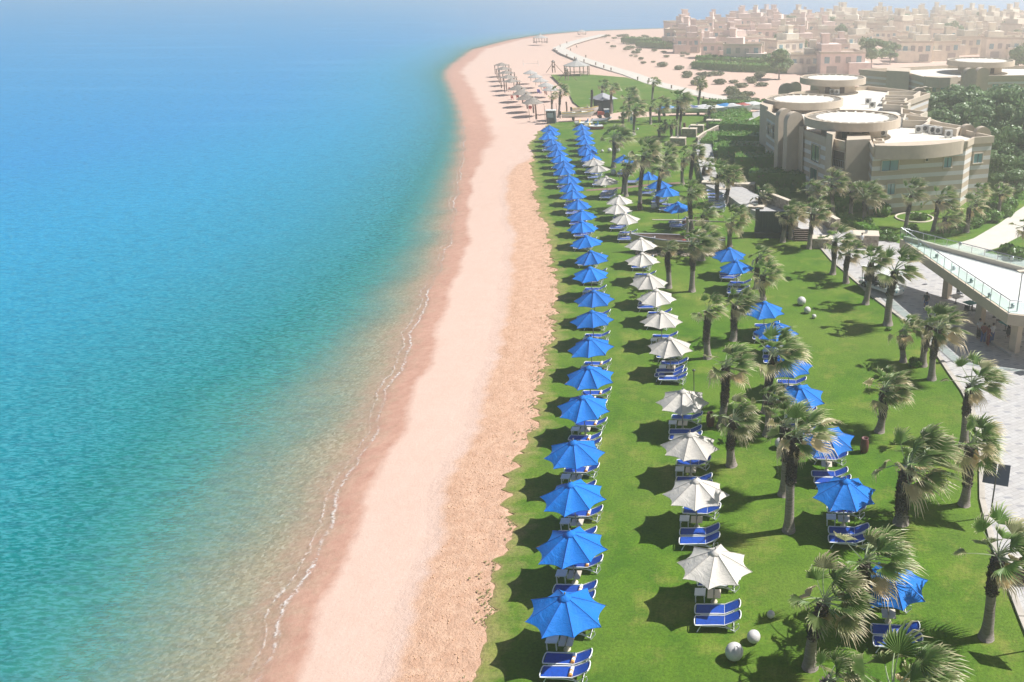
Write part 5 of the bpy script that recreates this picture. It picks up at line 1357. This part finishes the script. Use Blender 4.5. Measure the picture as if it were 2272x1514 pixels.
for rk, row in rows_.items():
    row.sort(key=lambda p: proj(p[0], p[1], 0)[0])
    for i, (x, y) in enumerate(row):
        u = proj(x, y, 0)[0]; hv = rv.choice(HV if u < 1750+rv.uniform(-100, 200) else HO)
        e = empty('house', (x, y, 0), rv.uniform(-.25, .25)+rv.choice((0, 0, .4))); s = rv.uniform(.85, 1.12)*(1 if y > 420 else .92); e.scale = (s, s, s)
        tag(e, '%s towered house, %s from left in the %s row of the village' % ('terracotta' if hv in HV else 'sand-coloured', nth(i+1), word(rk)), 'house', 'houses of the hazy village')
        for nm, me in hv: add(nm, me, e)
for i, Y in enumerate(sorted(rv.uniform(250, 560) for _ in range(34))):
    u = rv.uniform(1700, 2300); x = (u-PPX)/FPX*(Y*CT+CH*ST)
    if any((x-q[0])**2+(Y-q[1])**2 < 9**2 for q in pos): Y += 9
    if Y < 262 and u > 1900: Y += 30
    e = empty('tree', (x, Y, 0)); r_ = rv.uniform(3, 5.5); tag(e, 'pale hazy tree between the village houses, %s counted from the nearest' % nth(i+1), 'tree', 'hazy trees between the village houses')
    MB().tube([(0, 0, 0), (0, 0, r_)], [.25, .12], 6).build('trunk', M['bark'], e); add('crown', TC[i % 4], e, (0, 0, r_*1.1), (0, 0, rv.uniform(0, 6)), (r_, r_, r_*.85))
# ================================================================== FAR BEACH
def cone_thatch(b, z0, z1, rr, n, r, over=.3, m=0):
    prof = [(.05, z1), (rr*.5, z0+(z1-z0)*.5), (rr, z0)]
    b.lathe(prof, n, m=m, smooth=False)
    for k in range(n*3):
        a = r.uniform(0, 2*PI); f = r.uniform(.35, 1); L = r.uniform(.3, .7)
        p = Vector((rr*f*math.cos(a), rr*f*math.sin(a), z1+(z0-z1)*f+.04)); d = Vector((math.cos(a), math.sin(a), -(z1-z0)/rr)).normalized(); t = Vector((-math.sin(a), math.cos(a), 0))
        b.quad([tuple(p-t*.14), tuple(p+t*.14), tuple(p+d*L+t*.05), tuple(p+d*L-t*.05)])
rt_ = random.Random(4)
def shelter(x, y, kind, lab, grp):
    e = empty('thatched_shelter', (x, y, .0), rt_.uniform(-.1, .1)); tag(e, lab, 'beach shelter', grp)
    if kind == 0:
        b = MB(); cone_thatch(b, 2.45, 3.3, 2.6, 4, rt_); b.build('roof', M['thatch'], e)
        for sx in (-1, 1):
            for sy in (-1, 1): MB().tube([(sx*1.7, sy*1.7, 0), (sx*1.7, sy*1.7, 2.6)], .13, 7).build('post', M['wood'], e)
    elif kind == 1:
        b = MB(); cone_thatch(b, 2.1, 3.3, 2.3, 14, rt_); b.build('roof', M['thatch'], e); MB().tube([(0, 0, 0), (0, 0, 3.45)], .16, 8).build('post', M['wood'], e)
    else:
        b = MB(); b.lathe([(.05, 3.0), (1.0, 2.65), (2.1, 2.15), (2.05, 2.05)], 10, smooth=False); b.build('roof', M['pale_thatch'], e); MB().tube([(0, 0, 0), (0, 0, 3.1)], .06, 8).build('post', M['wood'], e)
    return e
for i, (u, v) in enumerate(((1112.6, 139), (1117, 147.5), (1123, 156), (1127.6, 165.5), (1134.7, 174))):
    x, y = G(u, v, 3.3); shelter(x, y, 0, '%s four-post thatched shelter of the line on the far beach, counted from the farthest' % nth(i+1), 'four-post thatched shelters')
for i, (u, v) in enumerate(((1147.8, 186.4), (1157, 196), (1167, 206.5), (1181, 215))):
    x, y = G(u, v, 3.4); shelter(x, y, 1, '%s single-post palm-leaf parasol of the far beach, counted from the farthest' % nth(i+1), 'palm-leaf parasols on the far beach')
for i, (u, v) in enumerate(((1176, 156), (1187, 164), (1199, 173), (1211, 183), (1221.5, 191.6))):
    x, y = G(u, v, 3.0); shelter(x, y, 2, '%s pale round parasol in the second far beach row, counted from the farthest' % nth(i+1), 'pale parasols on the far beach')
def gazebo(u, v, hw, lab):
    x, y = G(u, v); d = y*CT+CH*ST; r_ = hw*d/FPX; k = r_/4.0; e = empty('gazebo', (x, y+r_*.8, 0)); tag(e, lab, 'gazebo', 'wooden gazebos on the sand')
    b = MB(); b.lathe([(.15, 4.4*k), (1.0*k, 3.9*k), (r_, 2.75*k), (r_, 2.6*k)], 8, smooth=False); b.lathe([(0, 5.2*k), (.12*k, 4.9*k), (.5*k, 4.35*k)], 8); b.build('roof', M['pale_thatch'], e)
    for i in range(8): a = 2*PI*(i+.5)/8; MB().tube([(r_*.93*math.cos(a), r_*.93*math.sin(a), 0), (r_*.93*math.cos(a), r_*.93*math.sin(a), 2.7*k)], .14*k, 6).build('post', M['wood'], e)
    b = MB()
    for i in range(8):
        if i == 5: continue
        a0, a1 = 2*PI*(i+.5)/8, 2*PI*(i+1.5)/8; p, q = Vector((math.cos(a0), math.sin(a0)))*r_*.93, Vector((math.cos(a1), math.sin(a1)))*r_*.93; m_ = (p+q)/2; t = q-p; b.box((m_.x, m_.y, .7*k), (t.length, .1, .12), math.atan2(t.y, t.x)); b.box((m_.x, m_.y, .35*k), (t.length, .1, .12), math.atan2(t.y, t.x))
    b.build('railing', M['wood'], e)
gazebo(1277, 169, 30, 'large octagonal gazebo at the edge of the far lawn'); gazebo(1197, 97, 17, 'middle-distance octagonal gazebo alone on the pale sand'); gazebo(1290, 78, 10, 'farthest small gazebo near the sea on the point')
def aframe(u, v, h, lab):
    x, y = G(u, v); e = empty('play_frame', (x, y, 0)); tag(e, lab, 'play frame', 'wooden play frames'); k = h
    MB().box((0, 0, k*.55), (.9, .9, k*.15)).build('platform', M['wood'], e); b = MB()
    for sx in (-1, 1):
        for sy in (-1, 1): b.tube([(sx*.4, sy*.4, 0), (sx*.35, sy*.35, k)], .09, 6)
    b.build('tower_posts', M['wood'], e)
    b = MB(); b.tube([(0, 0, k*.95), (-2.4, 0, 0)], .09, 6); b.tube([(0, 0, k*.95), (2.8, 0, 0)], .09, 6); b.build('brace', M['wood'], e); MB().lathe([(.7, k), (0, k+.6)], 4, smooth=False).build('cap', M['thatch'], e)
aframe(1229, 161.5, 3.2, 'wooden play tower with slanting braces left of the large gazebo'); aframe(1258, 178.5, 3.0, 'wooden play tower with slide in front of the large gazebo')
x, y = G(1224, 273); e = empty('booth', (x, y, 0)); tag(e, 'dark green booth with white roof at the end of the beach-edge row', 'booth')
MB().box((0, 0, 1.2), (1.7, 1.6, 2.4)).build('body', M['dark_panel'], e); MB().box((0, 0, 2.46), (2.0, 1.9, .12)).build('roof', M['boat_white'], e); MB().box((0, -.82, 1.6), (1.2, .06, .9)).build('window', M['pane'], e); MB().box((-.55, -.82, .55), (.5, .05, 1.0)).build('panel', M['frame_dark'], e)
for u, v, h, lab in ((1190, 265, 3.0, 'thick weathered wooden post left of the booth'), (1258, 254, 2.6, 'weathered wooden post behind the motorboat'), (1210, 272, 3.6, 'thin flag pole just left of the booth'), (1175, 266, 2.8, 'thin pole with the red flag on the sand'), (1236, 262, 3.0, 'thin pole between the booth and the tall palm')):
    x, y = G(u, v); th = .2 if 'thick' in lab or 'weathered' in lab else .05
    e = empty('post', (x, y, 0)); tag(e, lab, 'post'); MB().tube([(0, 0, 0), (.05, 0, h*.5), (0, 0, h)], [th, th*.9, th*.85], 8).build('shaft', M['wood'], e)
    if 'red flag' in lab: MB().box((.35, 0, h-.3), (.7, .03, .5)).build('flag', M['chair_red'], e)
def chair(u, v, mat, rz, lab):
    x, y = G(u, v); e = empty('plastic_chair', (x, y, 0), rz); tag(e, lab, 'plastic chair', 'plastic chairs on the far beach')
    MB().box((0, 0, .42), (.55, .5, .05)).build('seat', M[mat], e); MB().box((0, .25, .75), (.52, .05, .6)).build('backrest', M[mat], e)
    for sx in (-1, 1):
        for sy in (-1, 1): MB().tube([(sx*.24, sy*.2, 0), (sx*.22, sy*.2, .42)], .03, 5).build('leg', M[mat], e)
        MB().box((sx*.27, 0, .65), (.05, .5, .05)).build('armrest', M[mat], e)
for u, v, mt, rz, lab in ((1137, 222, 'chair_red', .5, 'leftmost red chair under the palm-leaf parasols'), (1142.5, 213, 'chair_red', 2, 'red chair behind the leftmost one'), (1149, 220, 'chair_red', 3, 'red chair right of the leftmost one'), (1161, 225, 'chair_red', 1, 'red chair beside the nearest palm-leaf parasol'), (1176, 246, 'chair_red', .2, 'red chair at the foot of the thin flag pole'), (1211.5, 211, 'chair_red', 1.2, 'red chair right of the purple ones'), (1195, 208, 'chair_purple', .4, 'left purple chair under the pale parasols'), (1199, 208.5, 'chair_purple', 2.4, 'right purple chair under the pale parasols'), (1131, 204, 'chair_red', .3, 'red chair below the four-post shelters'), (1209, 200, 'chair_red', 2.0, 'red chair under the nearest pale parasol')): chair(u, v, mt, rz, lab)
for i, (u, v) in enumerate(((1232, 112), (1236, 117), (1258, 126), (1275, 132), (1296, 138), (1300, 128), (1322, 145), (1340, 151), (1356, 157), (1415, 178), (1438, 186), (1440, 181), (1548, 224), (1561, 223), (1575, 226), (1490, 197), (1266, 113), (1280, 106), (1243, 104), (1258, 97))):
    x, y = G(u, v); e = empty('bollard', (x, y, 0)); tag(e, 'small wooden bollard beside the pale beach path, %s in order along it' % nth(i+1), 'bollard', 'bollards along the beach path'); MB().tube([(0, 0, 0), (0, 0, .9)], .22, 6).build('post', M['wood'], e)
x, y = G(1178, 147); e = empty('goal_frame', (x, y, 0)); tag(e, 'thin white goal frame on the far sand', 'goal'); MB().tube([(-2.5, 0, 0), (-2.5, 0, 1.8)], .06, 6).tube([(2.5, 0, 0), (2.5, 0, 1.8)], .06, 6).build('goal_posts', M['boat_white'], e); MB().tube([(-2.5, 0, .9), (2.5, 0, .8)], .04, 6).build('crossbar', M['boat_white'], e)
# boats --------------------------------------------------------------
def motorboat(u, v, rz, lab, L=6.0, cover=None, hullm='boat_white', z=.45, grp='boats parked on land'):
    x, y = G(u, v); e = empty('motorboat', (x, y, z), rz); tag(e, lab, 'boat', grp)
    b, rows = hull(L, L*.34, 1.0, n=14, k=5, sheer=.35, stern=.75); b.build('hull', [M[hullm], M['yellow'] if cover is None else M['boat_white'], M['boat_grey']], e)
    if cover:
        m = MB(); n = 8
        for i in range(n+1):
            t = i/n; xx = (t-.5)*L*.92; zz = 1.15+.55*math.sin(PI*min(1, t*1.1))+.08*math.sin(i*2.3); w_ = L*.16*(.25+min(1, t*2))
            for j in range(5): a = (j-2)/2; m.v.append((xx, a*w_, 1.0+(zz-1.0)*(1-abs(a)**2)))
        for i in range(n):
            for j in range(4): q = i*5+j; m.f.append((q, q+5, q+6, q+1)); m.m.append(0); m.sm.append(True)
        m.build('cover', M[cover], e)
    else:
        MB().prism([(-L*.42, -.1), (-L*.12, -L*.14), (-L*.12, L*.14), (-L*.42, .1)], .95, 1.15).build('foredeck', M['boat_white'], e)
        m = MB(); m.box((-L*.08, 0, 1.35), (.08, 1.4, .5)); m.build('windscreen', M['pane'], e); MB().box((L*.12, 0, .85), (.6, 1.1, .4)).build('bench_seat', M['boat_white'], e)
        m = MB(); m.box((L*.5+.25, 0, .95), (.4, .4, .7)); m.box((L*.5+.3, 0, .35), (.18, .12, .9)); m.build('outboard_motor', M['black'], e)
    m = MB(); m.box((0, 0, .05), (L*.8, .12, .12)); m.box((L*.15, 0, .05), (.12, 1.5, .1)); m.build('trailer_frame', M['metal'], e)
    for s in (-1, 1): MB().tube([(L*.15, s*.75, -.15), (L*.15, s*.95, -.15)], .3, 12).build('wheel', M['tyre'], e)
    return e
motorboat(1283, 266, PI+.15, 'white motorboat with a yellow stripe on a trailer beyond the middle row', 6.6)
motorboat(1300, 256, PI+.25, 'second white boat just behind the yellow-striped motorboat', 5.5)
CB = [(1481, 257, 'boat_blue', 5, 'leftmost covered boat, white and blue, behind the tallest far palm'), (1527, 256, 'cl_blue', 6, 'low dark-covered boat right of the two far palms'), (1560, 255, 'cl_white', 7, 'boat under a pale cover in the middle of the parked row'), (1583, 256, 'boat_white', 6, 'white boat right of the pale-covered one'), (1606, 252, 'boat_blue', 6, 'blue-grey covered boat in the parked row'), (1622, 252, 'cl_white', 5.5, 'pale blue covered boat right of the blue-grey one'), (1645, 251, 'boat_red', 5, 'dark red boat near the right end of the parked row'), (1668, 248, 'cl_white', 7, 'long white boat at the right end of the parked row')]
for u, v, cv, L, lab in CB: motorboat(u, v, PI+rt_.uniform(-.3, .3), lab, L, cover=cv)
x, y = G(1333, 275); e = empty('inflatable_boat', (x, y, .3), -.15); tag(e, 'grey inflatable dinghy on the lawn left of the dark hut', 'boat')
m = MB()
for s in (-1, 1): m.tube([(2.0, s*.25, .95), (1.5, s*.6, .65), (.5, s*.75, .4), (-1.8, s*.75, .35)], [.18, .24, .26, .24], 10)
m.tube([(2.0, -.3, .95), (2.15, 0, 1.0), (2.0, .3, .95)], .18, 8); m.build('tubes', M['rubber'], e); MB().box((-.3, 0, .2), (3.2, 1.2, .08)).build('floor', M['rubber'], e); MB().box((-1.8, 0, .4), (.1, 1.2, .5)).build('transom', M['frame_dark'], e)
for u, v, mt, lab in ((1318, 287, 'boat_red', 'white and blue pedal boat with a red hull beside the farthest middle-row parasols'), (1296, 280, 'boat_grey', 'grey and white pedal boat left of the red-hulled one')):
    x, y = G(u, v); e = empty('pedal_boat', (x, y, .1), .05); tag(e, lab, 'pedal boat')
    for s in (-1, 1): b, _ = hull(3.6, .7, .5, n=10, k=4, sheer=.25, stern=.7, inner=False); q = b.build('float', [M[mt], M['boat_white'], M[mt]], e); q.location = (0, s*.55, 0)
    MB().box((0, 0, .55), (3.2, 1.7, .14)).build('deck', M['boat_white'], e); m = MB()
    for s in (-1, 1): m.box((.5, s*.4, .8), (.5, .5, .12)); m.box((.78, s*.4, 1.05), (.12, .5, .5))
    m.build('seats', M['boat_blue'], e); MB().tube([(-.8, -.6, .6), (-.8, -.6, 1.0), (-.8, .6, 1.0), (-.8, .6, .6)], .12, 8).build('front_bar', M['yellow'], e)
x, y = G(1401, 277); e = empty('sailboard', (x, y, 0)); tag(e, 'white and blue sailboard standing upright against a far palm', 'sailboard'); m = MB(); m.prism([(-.1, 0), (.1, 0), (.1, .06), (-.1, .06)], 0, .01); m.v = []; m.f = []; m.m = []; m.sm = []
m.ball((0, 0, 1.4), 1.4, 12, 10, sq=(.28, .06, 1)); m.build('board', M['boat_white'], e); MB().box((0, -.09, 1.2), (.45, .03, .7)).build('stripe', M['boat_blue'], e)
x, y = G(1338, 250); e = empty('beach_hut', (x, y+1.5, 0), .05); tag(e, 'dark wooden hut with a low grey roof between far palms', 'hut')
MB().box((0, 0, 1.4), (4.0, 3, 2.8)).build('wall', M['black'], e); m = MB(); m.lathe([(3.2, 2.7), (.3, 3.9), (0, 3.95)], 4, smooth=False); m.build('roof', M['boat_grey'], e); MB().box((-.8, -1.52, 1.0), (.9, .06, 2.0)).build('door', M['frame_dark'], e)
x, y = G(1340, 262); e = empty('tractor', (x, y, 0), .3); tag(e, 'small red and blue beach tractor in front of the dark hut', 'tractor')
MB().box((-.5, 0, .95), (1.5, .7, .7)).build('bonnet', M['chair_red'], e); MB().box((.6, 0, 1.1), (.9, .9, .9)).build('cab', M['boat_blue'], e); MB().box((.6, 0, 1.75), (1.1, 1.1, .08)).build('roof', M['boat_white'], e)
for xx, rr in ((-.9, .38), (.6, .6)):
    for s in (-1, 1): MB().tube([(xx, s*.55, rr), (xx, s*.8, rr)], rr, 16).build('wheel', M['tyre'], e)
# ================================================================== HAZE
hz_m = bpy.data.materials.new('haze'); hz_m.use_nodes = True; t = hz_m.node_tree; t.nodes.remove(t.nodes['Principled BSDF'])
vp = t.nodes.new('ShaderNodeVolumePrincipled'); vp.inputs['Color'].default_value = (1.0, 1.0, .985, 1); vp.inputs['Density'].default_value = HAZE_DENSITY; vp.inputs['Anisotropy'].default_value = HAZE_G
t.links.new(vp.outputs[0], t.nodes['Material Output'].inputs['Volume'])
hb = MB(); hb.box((300, 1180, 0), (4600, 3000, 2)); 
zlo, zhi = -55.0, CH+6.0
hb.v = [(a, b_, zlo if c < 0 else zhi) for a, b_, c in hb.v]
tag(hb.build('haze', hz_m), kind='stuff')
